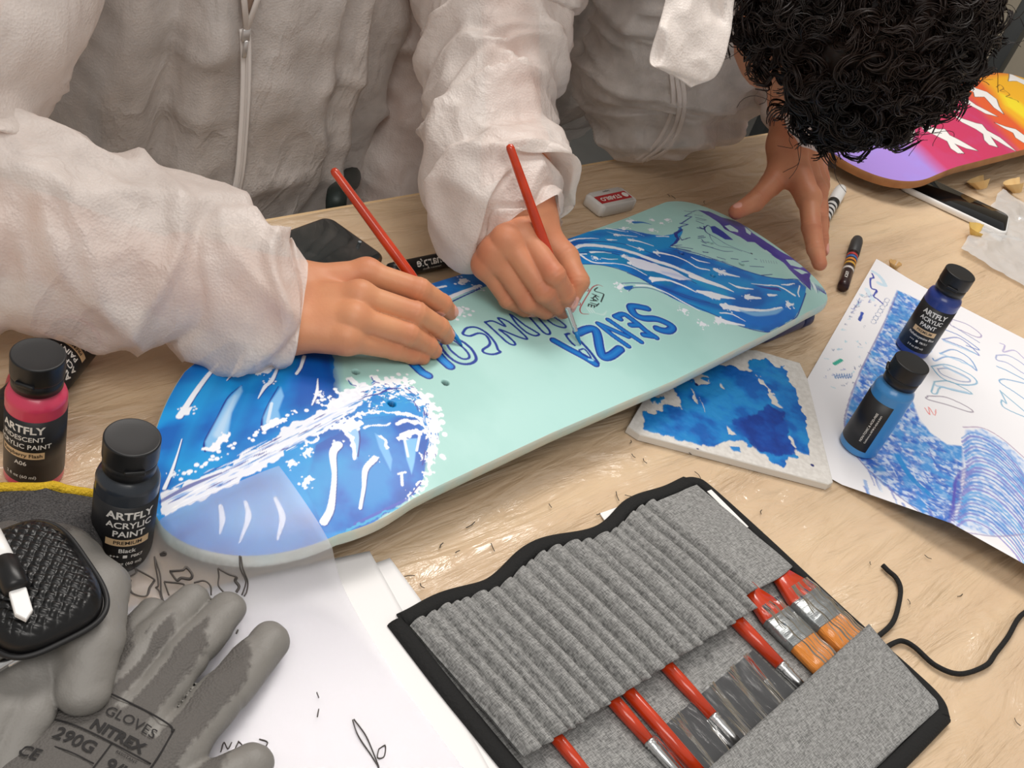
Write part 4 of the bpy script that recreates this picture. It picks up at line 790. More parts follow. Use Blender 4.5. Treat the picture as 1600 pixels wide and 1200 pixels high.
obj('back_face', V, grid_faces(90, 14)[:, ::-1], mat('black_grip_face', '#2c2c2e', .9, bump=(300, .4, .001)), sb)

# ------------------------------------------------------------------ the sunset skateboard
D0, D1 = 133.4, 214.
def d_h(a): t1 = np.clip((143-a)/(143-D0), 0, 1); t2 = np.clip((a-204)/(D1-204), 0, 1); return 10.0*(1-t1**2.2)**(1/2.2)*(1-t2**2.2)**(1/2.2)
def d_z(a, b): return 5.3-2.3*np.clip((150-a)/16, 0, 2)**1.5-2.0*np.clip((a-198)/16, 0, 2)**1.5-.7*((b-61.6)/10)**2
def ondeck2(pts):
    out = []
    for u, v in pts:
        z = 4.5
        for _ in range(8): q = P(u, v, z); z = .5*z+.5*float(d_z(np.clip(q[0], D0, D1), np.clip(q[1], 51, 72)))
        out.append(q[:2])
    return np.array(out)
a2 = np.concatenate([ends(D0, D0+1.2, 16)[:-1], np.arange(D0+1.2, D1-1.2, .13), ends(D1, D1-1.2, 16)[::-1]]); t2 = np.linspace(-1, 1, 170)
A2 = np.repeat(a2[:, None], len(t2), 1); B2 = 61.6+d_h(A2)*t2[None]; c2 = Canvas(np.column_stack([A2.ravel(), B2.ravel()]), '#e8602c')
DZ = (1300, 80, 5.3333)
def df_(pts, col, **k): return c2.fill(ondeck2(tz(*DZ, pts)), col, **k)
def ds_(pts, w, col, **k): c2.stroke(ondeck2(tz(*DZ, pts)), np.asarray(w, float)*.10/DZ[2], col, **k)
df_([(300, 250), (1010, 260), (1200, 450), (1560, 850), (1560, 1000), (900, 1200), (0, 1200), (0, 500)], '#cf3464', soft=3.0)
df_([(0, 200), (560, 560), (660, 760), (800, 900), (980, 1060), (980, 1300), (-200, 1300), (-300, 600)], '#a78de2', soft=3.5)
df_([(1240, 230), (1600, 200), (1900, 300), (1900, 700), (1600, 640), (1400, 470), (1330, 330)], '#f8b81e', soft=2.5); df_([(1400, 350), (1560, 420), (1700, 560), (1600, 560), (1450, 450)], '#fbe32a', soft=1.5)
c2.mottle(np.where(c2.q[:, 0] < 170)[0], ['#a58ae0', '#c2466f', '#d0436f'], 4, 9, .06)
WHT = '#f4f1ee'
for b_ in ([(700, 560), (760, 610), (880, 650), (940, 650), (980, 700), (1060, 740), (1215, 830), (1120, 810), (1020, 770), (1100, 850), (1050, 850), (990, 810), (960, 750), (880, 710), (760, 650)],
           [(1010, 530), (1080, 560), (1200, 600), (1250, 610), (1290, 660), (1400, 720), (1535, 835), (1450, 790), (1350, 730), (1320, 710), (1380, 800), (1310, 780), (1270, 740), (1260, 690), (1200, 650), (1080, 590)],
           [(1130, 270), (1200, 310), (1290, 340), (1370, 400), (1390, 460), (1430, 525), (1350, 470), (1270, 380), (1190, 380), (1180, 340), (1120, 310)], [(1355, 595), (1450, 630), (1530, 650), (1600, 700), (1680, 720), (1600, 765), (1530, 720), (1510, 680), (1430, 640)],
           [(1030, 350), (1100, 380), (1200, 450), (1380, 545), (1280, 520), (1150, 450), (1050, 400)], [(545, 640), (580, 590), (620, 650), (690, 660), (660, 770), (600, 700)], [(850, 400), (900, 440), (1000, 470), (1090, 510), (1000, 490), (930, 460), (930, 480), (880, 450)],
           [(760, 520), (800, 520), (860, 555), (830, 560), (860, 605), (800, 570)], [(1480, 180), (1560, 220), (1620, 245), (1640, 300), (1540, 250), (1470, 250)], [(900, 330), (960, 350), (1010, 380), (980, 385), (920, 360)]):
    ds_(b_+[b_[0]], 14, '#3a1c22', smooth=False, soft=.06); df_(b_, WHT, soft=.1)
for pts in ([(1370, 300), (1400, 280), (1430, 310), (1400, 330), (1440, 340)], [(1430, 320), (1480, 360), (1450, 380), (1500, 390)], [(1480, 390), (1540, 410), (1555, 425)], [(1260, 240), (1340, 235)]): ds_(pts, 9, '#7a4a1c', soft=.06)
sd = thing('skateboard_deck', (172, 61.6, 0), 'sunset coloured skateboard deck, purple to yellow, with white flying birds', 'skateboard')
obj('painted_face', np.column_stack([c2.q, d_z(c2.q[:, 0], c2.q[:, 1])]), grid_faces(len(a2), len(t2)), mat('sunset_paint', '#ffffff', .4, attr=True, bump=(120, .1, .0006)), sd, col=c2.c)
ao = a2[::4]; ao = np.append(ao, a2[-1]) if ao[-1] != a2[-1] else ao; e1 = np.stack([ao, 61.6-d_h(ao)], 1); e2 = np.stack([ao, 61.6+d_h(ao)], 1)[::-1]; loop = np.vstack([e1, e2[1:-1]]); no = len(loop)
dr = loop-np.stack([np.clip(loop[:, 0], 143, 204), np.full(no, 61.6)], 1); dr /= np.linalg.norm(dr, axis=1)[:, None]+1e-9; rings = []
for off, dz in ((0, 0), (.12, -.2), (.14, -.8), (0, -1.15)): q = loop+dr*off; rings.append(np.column_stack([q, d_z(loop[:, 0], loop[:, 1])+dz]))
obj('plywood_edge', np.vstack(rings), [(i*no+k, (i+1)*no+k, (i+1)*no+(k+1) % no, i*no+(k+1) % no) for i in range(3) for k in range(no)], mat('maple_ply_edge', '#b07c4e', .6, var=(25, '#8d5c36', .8)), sd)
ab = np.linspace(D0+.02, D1-.02, 60); A_, T_ = np.meshgrid(ab, np.linspace(-.99, .99, 10), indexing='ij'); V = np.stack([A_, 61.6+d_h(A_)*T_, d_z(A_, 61.6+d_h(A_)*T_)-1.15], -1).reshape(-1, 3)
obj('back_face', V, grid_faces(60, 10)[:, ::-1], mat('maple_back_face', '#8a6646', .7), sd)

# ================================================================== small things
_TC = {}
def text2d(body, size, bold=.0):
    key = (body, bold)
    if key not in _TC:
        c = bpy.data.curves.new('t', 'FONT'); c.body = body; c.size = 1; c.offset = bold; c.align_x = 'CENTER'; c.align_y = 'CENTER'; c.resolution_u = 3
        o = bpy.data.objects.new('t', c); me = bpy.data.meshes.new_from_object(o)
        v = np.empty((len(me.vertices), 3)); me.vertices.foreach_get('co', v.ravel()); f = [tuple(p.vertices) for p in me.polygons]
        bpy.data.objects.remove(o); bpy.data.curves.remove(c); bpy.data.meshes.remove(me); _TC[key] = (v[:, :2], f)
    v, f = _TC[key]; return v*size, f
def toworld(V, o, f, ax):      # local (x = facing, z = axis) -> world
    ax = np.array(ax, float)/np.linalg.norm(ax); f = np.array(f, float); f -= ax*(f@ax); f /= np.linalg.norm(f); e = np.cross(ax, f)
    return np.array(o)+V[:, :1]*f+V[:, 1:2]*e+V[:, 2:3]*ax
M_cap = mat('black_cap_plastic', '#17181a', .38, bump=(200, .05, .0004)); M_label = mat('black_label', '#1b1b1d', .42); M_ink = mat('white_label_ink', '#e9e6e0', .5); M_tan = mat('tan_label_band', '#d9b98f', .5); M_inkd = mat('dark_label_ink', '#2c221a', .5)
def bottle(label, base, face, color, lines, band=None, axis=(0, 0, 1), gap=.55, vertical=None, dark=None, group='acrylic paint bottles'):
    R = 1.75; t = thing('paint_bottle', base, label, 'paint bottle', group); T = lambda V: toworld(V*np.array([1.03, 1.03, 1.05]), base, face, axis)
    M_b = mat('bottle_plastic', color, .28, spec=.5, coat=.2)
    V, Fc = lathe([(1.3, 0), (1.62, .05), (R, .2), (R, .3), (R, 6.45), (R, 6.55), (R-.1, 6.85), (R-.42, 7.1), (1.22, 7.2), (1.2, 7.5)], 56); obj('body', T(V), Fc, M_b, t)
    V, Fc = lathe([(1.30, 7.32), (1.46, 7.36), (1.48, 8.05), (1.43, 8.10), (1.43, 8.18), (1.52, 8.20), (1.53, 8.26), (1.53, 9.38), (1.53, 9.44), (1.51, 9.49), (1.47, 9.52), (1.44, 9.525), (1.40, 9.52), (1.0, 9.50), (.5, 9.49), (.02, 9.49)], 56); c = obj('cap', T(V), Fc, M_cap, t)
    V, Fc = box((1.38, -.55, 8.14), (1.66, .55, 8.42), .05); obj('cap_lip', T(V), Fc, M_cap, c)
    z0, z1 = .75, 5.75; n = 64; ph = np.linspace(gap, 2*math.pi-gap, n)+math.pi; V = []
    for r, z in ((R-.02, z0), (R+.025, z0), (R+.025, z1), (R-.02, z1)): V += [(r*math.cos(a), r*math.sin(a), z) for a in ph]
    Fc = [(i*n+k, i*n+k+1, (i+1)*n+k+1, (i+1)*n+k) for i in range(3) for k in range(n-1)]; lb = obj('label', T(np.array(V)), Fc, M_label, t)
    def wrap(v2, z, r, dphi=0): a = v2[:, 0]/r+dphi; return np.column_stack([r*np.cos(a), r*np.sin(a), z+v2[:, 1]])
    if band:
        zc, w, txt = band; k = 24; a = np.linspace(-w/2/R, w/2/R, k); V = np.array([((R+.045)*math.cos(x), (R+.045)*math.sin(x), zc+d) for d in (-.27, .27) for x in a]); obj('label_band', T(V), [(q, q+1, k+q+1, k+q) for q in range(k-1)], M_tan, lb)
        v2, f = text2d(txt, .40, .015); obj('band_lettering', T(wrap(v2, zc, R+.06)), f, M_inkd, lb, smooth=False)
    for z, size, txt, bold in lines:
        v2, f = text2d(txt, size, bold); obj('lettering', T(wrap(v2, z, R+.05)), f, M_ink, lb, smooth=False)
    for k, (txt, size, off) in enumerate(vertical or []):
        v2, f = text2d(txt, size, .01); v3 = np.column_stack([-v2[:, 1]+off, v2[:, 0]]); obj('lettering', T(wrap(v3, 3.2, R+.05)), f, M_ink, lb, smooth=False)
    return t
def face_cam(base, deg=0):
    d = (CAM-np.array(base))*np.array([1, 1, 0]); d /= np.linalg.norm(d); a = math.radians(deg); return (d[0]*math.cos(a)-d[1]*math.sin(a), d[0]*math.sin(a)+d[1]*math.cos(a), 0)
b = P(192, 864, .5)+(-.2, 0, 0); bottle('black paint bottle standing between the gloves and the skateboard tail', b, face_cam(b, 12), '#2a3038', [(5.1, .78, 'ARTFLY', .03), (4.35, .66, 'ACRYLIC', .02), (3.65, .66, 'PAINT', .02), (2.28, .46, 'Black', .015), (1.78, .32, '+++  \u25a0  PBK7', .01), (1.2, .34, '2 fl oz (60 ml)', .005)], (2.95, 2.5, 'PREMIUM'))
b = P(53, 738); bottle('pink paint bottle standing at the left edge behind the glove cuff', b, face_cam(b, -26), '#d1405f', [(5.1, .78, 'ARTFLY', .03), (4.4, .5, 'IRIDESCENT', .015), (3.8, .5, 'ACRYLIC PAINT', .015), (2.4, .46, 'A06', .01), (1.3, .34, '2 fl oz (60 ml)', .005)], (3.1, 2.7, 'Raspberry Flash'))
b = P(1424, 545, .25); bottle('navy blue paint bottle standing on the crayon drawing', b, face_cam(b, 6), '#2c3f86', [(5.1, .74, 'ARTFLY', .03), (4.4, .6, 'ACRYLIC', .02), (3.75, .6, 'PAINT', .02), (2.4, .36, 'Phthalocyanine Blue', .01), (1.85, .3, '+++  \u25a0  PB15:1', .01), (1.25, .3, '2 fl oz (60 ml)', .005)], (3.05, 2.4, 'PREMIUM'))
b = P(1340, 697, .3); bottle('light blue paint bottle with its back label turned to the front, on the crayon drawing', b, face_cam(b, -80), '#3f87c4', [], gap=1.25, axis=(0, 0, 1), vertical=[('NON-TOXIC & ACID-FREE', .27, 2.45), ('Conforms to ASTM D-4236 & EN71', .21, 2.85)])
q0, q1 = P(124, 522, 1.8), P(14, 652, 1.8); ax = (q1-q0)*np.array([1, 1, 0]); bottle('dark red paint bottle lying on its side under the coverall sleeve', q0*np.array([1, 1, 0])+(0, 0, 1.8), (.15, -.55, .8), '#b0324a', [(2.28, .46, 'Dark Red', .015), (1.78, .32, '+++  \u25a0  PR57:1', .01), (1.2, .34, '2 fl oz (60 ml)', .005), (4.35, .66, 'ACRYLIC', .02), (5.1, .78, 'ARTFLY', .03), (3.65, .6, 'PAINT', .02)], (2.95, 2.5, 'PREMIUM'), axis=ax)
# little navy bottle lying under the nose of the deck
q0, q1 = P(1195, 516, 1.2), P(1250, 494, 1.2); t = thing('paint_jar', (q0+q1)/2*np.array([1, 1, 0]), 'dark navy paint jar lying under the nose of the blue skateboard', 'paint jar')
d = (q1-q0)*np.array([1, 1, 0]); d /= np.linalg.norm(d)
V, Fc = lathe([(.5, -4), (1.05, -3.9), (1.2, -3.6), (1.2, 2.4), (1.0, 2.8), (1.0, 3)], 36, origin=q1-d*3.4, axis=d); obj('body', V, Fc, mat('navy_jar', '#26305e', .4), t)
V, Fc = lathe([(1.1, 2.7), (1.22, 2.8), (1.22, 4.2), (1.05, 4.45), (.4, 4.5)], 36, origin=q1-d*3.4, axis=d); obj('lid', V, Fc, mat('navy_lid', '#1e2752', .45), t)

# ------------------------------------------------------------------ paintbrushes
M_red = mat('red_lacquered_wood', '#c63a14', .22, var=(60, '#9c2a10', .5), coat=.5); M_fer = mat('nickel_ferrule', '#d8d8d8', .22, 1.0); M_bri = mat('brown_bristles', '#5c3a22', .7); M_wet = mat('wet_blue_paint', '#1678bd', .25)
def brush(label, tip, end, r=.36, group=None, wet=True, bl=1.3, fl=2.6):
    tip = np.array(tip); end = np.array(end); d = end-tip; Ln = np.linalg.norm(d); d /= Ln; t = thing('paintbrush', tip, label, 'paintbrush', group); pr = lambda p: lathe(p, 20, origin=tip, axis=d)
    V, Fc = pr([(.04, 0), (.12, .35), (.19, .8), (.17, bl)]); obj('bristles', V, Fc, M_wet if wet else M_bri, t)
    V, Fc = pr([(.19, bl-.05), (.2, bl), (.21, bl+.35), (.24, bl+.4), (.21, bl+.5), (.25, bl+fl-.7), (.29, bl+fl-.6), (.25, bl+fl-.5), (.27, bl+fl)]); obj('ferrule', V, Fc, M_fer, t)
    h0 = bl+fl-.02; V, Fc = pr([(.25, h0), (.30, h0+.8), (r, h0+3), (r*.98, h0+5), (r*.85, Ln-3), (r*.78, Ln-.9), (r*.78, Ln-.35), (r*.6, Ln-.1), (.02, Ln)]); obj('handle', V, Fc, M_red, t); return t
def far_end(tip, u, v, Ln):
    lo, hi = 5., 40.
    for _ in range(50):
        m = (lo+hi)/2
        if np.linalg.norm(P(u, v, m)-tip) > Ln: lo, hi = (m, hi) if P(u, v, m)[2] < 12 else (lo, m)
        else: hi = m
    return P(u, v, m)
def end_at(tip, u, v, Ln):     # point on the pixel's ray at the given length from the tip, the higher of the two
    d = ray(u, v); o = CAM-tip; a = d@d; b_ = 2*o@d; c = o@o-Ln*Ln; disc = b_*b_-4*a*c
    return CAM+d*((-b_-math.sqrt(max(disc, 0)))/(2*a))
tp = b_w(*[np.array(x) for x in onboard([(722, 541)])[0]], .06); e_ = P(519, 263, 14.0); brush('paintbrush with red handle in the right hand of the person on the left', tp, e_, .43, 'paintbrushes in the hands')
tp = b_w(*[np.array(x) for x in onboard([(907, 540)])[0]], .06); e_ = P(795, 225, 18.0); brush('paintbrush with red handle in the right hand of the leaning person', tp, e_, .44, 'paintbrushes in the hands')

# ------------------------------------------------------------------ brush roll case
CO = P(605, 980); CX, CY = CO[0], CO[1]
def K(x, y, z=0.): return np.stack(np.broadcast_arrays(CX+np.asarray(x, float), CY-np.asarray(y, float), np.asarray(z, float)), -1)
def felt(name, c1, c2):
    k = NT(name); b = k.n('BsdfPrincipled', i_Roughness=.9); tc = k.n('TexCoord'); fs = []
    for sc in ((260, 1700, 200), (1700, 260, 200)):
        mp = k.n('Mapping'); mp.inputs['Scale'].default_value = sc; k.l(tc.outputs['Object'], mp.inputs[0]); nz = k.n('TexNoise', i_Scale=1., i_Detail=2.); k.l(mp.outputs[0], nz.inputs['Vector']); fs.append(nz)
    ad = k.n('Math', operation='ADD'); k.l(fs[0].outputs['Fac'], ad.inputs[0]); k.l(fs[1].outputs['Fac'], ad.inputs[1])
    cr = k.n('ValToRGB'); e = cr.color_ramp.elements; cr.color_ramp.elements[0].position = .38; e[0].color = (*lin(c1), 1); e[1].position = .62; e[1].color = (*lin(c2), 1)
    ml = k.n('Math', operation='MULTIPLY', i_1=.5); k.l(ad.outputs[0], ml.inputs[0]); k.l(ml.outputs[0], cr.inputs[0]); k.l(cr.outputs[0], b.inputs['Base Color'])
    bp = k.n('Bump', i_Strength=.4, i_Distance=.0012); k.l(ml.outputs[0], bp.inputs['Height']); k.l(bp.outputs[0], b.inputs['Normal']); k.l(b.outputs[0], k.out.inputs[0]); return k.m
M_felt = felt('grey_melange_fabric', '#636362', '#a2a2a0'); M_bind = mat('black_binding', '#151515', .85, bump=(500, .6, .0015))
case = thing('brush_roll_case', K(15.5, 13), 'open grey fabric brush roll with black binding and red brushes inside', 'brush case')
CW, CH = 31.2, 25.6
def wavy(x): return .55*np.sin(x*.55+.4)*np.clip((x-2)/6, 0, 1)*np.clip((29-x)/6, 0, 1)
nx, ny = 120, 90; X, Yy = np.meshgrid(np.linspace(.2, CW-.2, nx), np.linspace(.2, CH-.2, ny), indexing='ij'); Z = .28+.12*(fbm(np.column_stack([X.ravel(), Yy.ravel()])/5, 3)-.5).reshape(X.shape)
top = K(X, Yy-wavy(X)*np.clip(1-Yy/4, 0, 1), Z).reshape(-1, 3); bot = top.copy(); bot[:, 2] = .05
V = np.vstack([top, bot]); Fg = grid_faces(nx, ny); obj('back_panel', V, np.vstack([Fg[:, ::-1], Fg+len(top)]), M_felt, case)
# pleated upper flap: one row of stitched channels
edges_ = np.array([1.0, 2.3, 3.3, 4.5, 5.2, 6.0, 7.4, 8.4, 9.8, 11.3, 12.3, 13.7, 15.2, 16.8, 17.8, 19.6, 20.5, 21.5, 23.1, 24.3, 25.6, 30.6])
nx, ny = 330, 40; xs = np.linspace(1.0, 30.6, nx); ys = np.linspace(0, 1, ny); X, Yy = np.meshgrid(xs, ys, indexing='ij'); Yy = .9+Yy*(np.where(X > 23.6, 10.9, 12.0)-.9)
k = np.clip(np.searchsorted(edges_, X)-1, 0, len(edges_)-2); f = (X-edges_[k])/(edges_[k+1]-edges_[k]); wdt = (edges_[k+1]-edges_[k])
hump = (1-np.abs(2*f-1)**2.4)*np.minimum(wdt*.7, .95)*np.where(k >= len(edges_)-2, .35, 1)*(.55+.45*np.clip(Yy/6, 0, 1)); edge_y = .35*np.sin(np.pi*f)*(Yy/12)**3
Z = .45+.55*np.clip(Yy/10, 0, 1)+hump+.08*vnoise(np.column_stack([X.ravel(), Yy.ravel()])/1.5, 4).reshape(X.shape); tp_ = K(X, Yy+edge_y-wavy(X)*np.clip(1-Yy/4, 0, 1), Z).reshape(-1, 3); bt = tp_-(0, 0, .12)
bd = lambda n1, n2: [np.arange(n1)*n2, np.arange(n1)*n2+n2-1]
V = np.vstack([tp_, bt]); Fg = grid_faces(nx, ny); rim = bd(nx, ny)[1]; rimq = np.stack([rim[:-1], rim[1:], rim[1:]+len(tp_), rim[:-1]+len(tp_)], 1); rim0 = np.arange(ny); r0 = np.stack([rim0[1:], rim0[:-1], rim0[:-1]+len(tp_), rim0[1:]+len(tp_)], 1)
obj('pleated_flap', V, np.vstack([Fg[:, ::-1], Fg+len(tp_), rimq, r0]), M_felt, case)
# lower pocket
nx, ny = 80, 30; X, Yy = np.meshgrid(np.linspace(.8, 31.0, nx), np.linspace(0, 1, ny), indexing='ij'); y_ = 18.6-.9*(X-15)/16; Yr = y_+(24.9-y_)*Yy
Z = .62+.95*(1-Yy)**1.3+.25*(1-Yy)*fbm(np.column_stack([X.ravel()/3, Yy.ravel()*2]), 6).reshape(X.shape); tp_ = K(X, Yr, Z).reshape(-1, 3); V = np.vstack([tp_, tp_-(0, 0, .14)]); Fg = grid_faces(nx, ny); n_ = len(tp_)
rims = []
for r in (np.arange(nx)*ny, np.arange(nx)*ny+ny-1, np.arange(ny), (nx-1)*ny+np.arange(ny)): rims.append(np.stack([r[:-1], r[1:], r[1:]+n_, r[:-1]+n_], 1))
obj('lower_pocket', V, np.vstack([Fg[:, ::-1], Fg+n_]+rims), M_felt, case)
# binding all round
def binding(pts, w=.62, h=.34): p_ = spline(pts, 60); return tube(p_, w, 12, ry=h, up=(0, 0, 1))
xx = np.linspace(.9, 30.2, 40)
V, Fc = binding([K(x, .25-wavy(x), .36) for x in xx]); obj('binding', V, Fc, M_bind, case)
V, Fc = binding([K(.45, .1, .36), K(.3, 6, .36), K(.35, 14, .36), K(.3, 20, .36), K(.4, 25.3, .36)]); obj('binding', V, Fc, M_bind, case)
V, Fc = binding([K(29.8, .2-wavy(29.8), .36), K(30.9, .6, .36), K(31.3, 1.8, .36), K(31.4, 8, .36), K(31.3, 16, .36), K(31.5, 22, .36), K(31.3, 24.4, .4), K(30.4, 25.5, .4)], .5); obj('binding', V, Fc, M_bind, case)
V, Fc = binding([K(30.6, 25.4, .36), K(22, 25.6, .36), K(12, 25.5, .36), K(.3, 25.4, .36)]); obj('binding', V, Fc, M_bind, case)
V, Fc = box((0, 0, 0), (.5, 4.3, .06)); V = place(V, K(30.45, 1.9, .62), (1, -.06, 0)); V[:, 1] = V[:, 1]-4.3; obj('sewn_tag', V, Fc, mat('white_tag', '#f1efec', .6), case, smooth=False)
# dark vinyl window across the middle with clear plastic ripples
def vinyl_mat():
    k = NT('clear_vinyl'); tc = k.n('TexCoord'); mp = k.n('Mapping'); mp.inputs['Scale'].default_value = (60, 7, 10); mp.inputs['Rotation'].default_value = (0, 0, .12); k.l(tc.outputs['Object'], mp.inputs[0]); nz = k.n('TexNoise', i_Scale=1., i_Detail=3., i_Distortion=1.5); k.l(mp.outputs[0], nz.inputs['Vector'])
    bp = k.n('Bump', i_Strength=.8, i_Distance=.004); k.l(nz.outputs['Fac'], bp.inputs['Height']); gl = k.n('BsdfGlossy', i_Roughness=.1); tr = k.n('BsdfTransparent'); k.l(bp.outputs[0], gl.inputs['Normal'])
    fr = k.n('LayerWeight', i_Blend=.18); k.l(bp.outputs[0], fr.inputs['Normal']); m = k.n('MixShader'); k.l(fr.outputs['Fresnel'], m.inputs[0]); k.l(tr.outputs[0], m.inputs[1]); k.l(gl.outputs[0], m.inputs[2]); k.l(m.outputs[0], k.out.inputs[0]); return k.m
M_vin = vinyl_mat()
nx, ny = 70, 24; X, Yy = np.meshgrid(np.linspace(9.3, 21.4, nx), np.linspace(14.6, 19.6, ny), indexing='ij'); Yr = Yy-.07*(X-15); Z = .5+.12*np.sin(X*3.1+Yr*.6)*np.clip((Yy-14.3), 0, 1)
V, Fc = box((8.9, 0, 0), (21.6, 5.4, .12)); V = K(V[:, 0], 14.7-.07*(V[:, 0]-15)+V[:, 1], .36+V[:, 2]); obj('dark_lining', V, Fc, mat('charcoal_lining', '#3a3b3d', .6), case, smooth=False)
tp_ = K(X, Yr, Z+.12).reshape(-1, 3); obj('vinyl_window', tp_, grid_faces(nx, ny)[:, ::-1], M_vin, case)
# brushes tucked in the case, handles out from under the flap
for lab, x0, ya, yb, rr in (('slim red brush in the roll case, leftmost and cut off by the picture edge', 3.9, 10.5, 24.6, .42), ('red brush in the roll case, second from the left', 9.1, 10.3, 24.6, .46), ('red brush in the roll case, third from the left, with long bare handle', 10.5, 10.0, 24.8, .46), ('red brush with silver ferrule in the middle of the roll case', 14.45, 10.2, 24.7, .47), ('red brush with silver ferrule beside the two flat brushes', 22.3, 9.8, 24.6, .52)):
    hl = {3.9: 15.5, 9.1: 15.3, 10.5: 19.0, 14.45: 16.3, 22.3: 16.2}[x0]; t = thing('paintbrush', K(x0, (ya+yb)/2, .6), lab, 'paintbrush', 'brushes in the roll case'); o_ = K(x0, ya, .75); d = K(x0+.05, yb, .42)-o_; Ln = np.linalg.norm(d); pr = lambda p: lathe(p, 20, origin=o_, axis=d)
    hl -= ya; V, Fc = pr([(.1, 0), (rr*.8, .12), (rr, .5), (rr*1.02, hl*.5), (rr*.8, hl)]); obj('handle', V, Fc, M_red, t)
    V, Fc = pr([(rr*.85, hl-.05), (rr*.9, hl+.1), (rr*.75, hl+.2), (rr*.9, hl+.3), (rr*.72, hl+.4), (rr*.8, hl+.7), (rr*.7, hl+.9), (rr*.66, hl+3.6)]); obj('ferrule', V, Fc, M_fer, t)
    V, Fc = pr([(rr*.62, hl+3.5), (rr*.7, hl+4.4), (rr*.3, Ln)]); obj('bristles', V, Fc, M_bri, t)
M_alu = mat('grey_aluminium_ferrule', '#9fa3a4', .32, .7, bump=(30, .5, .004, (1, 8, 1))); M_org = mat('orange_bristles', '#e08a34', .55, bump=(300, .8, .002, (6, .3, 1))); M_sleeve = mat('clear_plastic_sleeve', '#ffffff', .05, trans=1., ior=1.1, alpha=.35)
def flat(poly, z0, z1, bev=.06): p_ = np.array([K(x, y)[:2] for x, y in poly]); return slab(p_[::-1], z0, z1, bev)
for lab, xa, xb, sc in (('narrower flat brush with orange bristles in a clear sleeve', 24.0, 26.9, .85), ('widest flat brush with orange bristles next to the binding', 27.4, 30.9, 1.0)):
    t = thing('flat_paintbrush', K((xa+xb)/2, 15, .6), lab, 'paintbrush', 'flat brushes in the roll case'); m_ = (xa+xb)/2; w = xb-xa
    V, Fc = flat([(m_-.22*w, 10.2), (m_+.22*w, 10.2), (m_+.25*w, 11.0), (m_+.47*w, 12.9), (m_+.47*w, 13.4), (m_-.47*w, 13.4), (m_-.47*w, 12.9), (m_-.25*w, 11.0)], .5, 1.15, .12); obj('handle', V, Fc, M_red, t)
    V, Fc = flat([(m_-.48*w, 13.2), (m_+.48*w, 13.2), (m_+.48*w, 15.8), (m_-.48*w, 15.8)], .45, 1.2, .08); obj('ferrule', V, Fc, M_alu, t)
    V, Fc = flat([(m_-.46*w, 15.7), (m_-.2*w, 15.5), (m_, 15.75), (m_+.2*w, 15.45), (m_+.46*w, 15.7), (m_+.5*w, 20), (m_-.5*w, 20)], .48, 1.1, .08); obj('bristles', V, Fc, M_org, t)
    nx, ny = 26, 30; X, Yy = np.meshgrid(np.linspace(m_-.55*w, m_+.55*w, nx), np.linspace(12.2, 18.6, ny), indexing='ij'); Z = 1.28-.5*np.clip(np.abs(X-m_)/(.55*w), 0, 1)**8+.05*np.sin(Yy*4+X)
    obj('plastic_sleeve', K(X, Yy, Z).reshape(-1, 3), grid_faces(nx, ny)[:, ::-1], M_vin, t)
M_cord = mat('black_cord', '#121212', .8, bump=(500, .6, .002))
cord = thing('tie_cord', K(31.4, 14.4), 'black tie cord of the brush roll trailing across the table', 'cord')
V, Fc = tube(spline([P(u, v, .35) for u, v in ((1345, 1014), (1375, 992), (1395, 972), (1404, 945), (1407, 920), (1400, 903), (1388, 892), (1379, 883))], 60), .2, 8); obj('cord_end', V, Fc, M_cord, cord)
V, Fc = tube(spline([P(u, v, .35) for u, v in ((1350, 1020), (1372, 1018), (1398, 1004), (1412, 1002), (1430, 1012), (1462, 1040), (1500, 1053), (1540, 1040), (1556, 1020), (1575, 995), (1590, 968), (1604, 955), (1640, 930))], 90), .2, 8); obj('cord_end', V, Fc, M_cord, cord)

# ------------------------------------------------------------------ papers
M_paper = mat('white_paper', '#f1efee', .75, bump=(40, .05, .001))
def sheet(name, label, c0, e1, e2, l1, l2, zf, m, cat='paper', n1=60, n2=60, group=None):
    a, b_ = np.meshgrid(np.linspace(0, l1, n1), np.linspace(0, l2, n2), indexing='ij'); e1 = np.array(e1); e2 = np.array(e2); q = np.array(c0)[:2]+a[..., None]*e1+b_[..., None]*e2
    z = zf(a, b_, q); V = np.concatenate([q, z[..., None]], -1).reshape(-1, 3); V2 = V-(0, 0, .025); n_ = len(V); Fg = grid_faces(n1, n2); rims = []
    for r in (np.arange(n1)*n2, np.arange(n1)*n2+n2-1, np.arange(n2), (n1-1)*n2+np.arange(n2)): rims.append(np.stack([r[:-1], r[1:], r[1:]+n_, r[:-1]+n_], 1))
    if np.cross(e1, e2) < 0: Fg = Fg[:, ::-1]
    o = obj(name, np.vstack([V, V2]), np.vstack([Fg, Fg[:, ::-1]+n_]+rims), m, loc=(V[:, 0].mean(), V[:, 1].mean(), 0)); tag(o, label, cat, group); return o
for lab, cpx, ang, z in (('white sheet of paper under the tracing sheet, its corner shows nearer the brush roll', (609, 873), -4, .13), ('white sheet of paper under the tracing sheet, its corner next to the skateboard', (577, 862), -11, .17)):
    c0 = P(*cpx, z); a = math.radians(ang); sheet('paper_sheet', lab, c0, (-math.cos(a), -math.sin(a)), (math.sin(a), -math.cos(a)), 21, 29.7, lambda p_, q_, w, z=z: np.full(p_.shape, z+.08)+.05*np.sin(p_*.3), M_paper, group='loose white sheets')
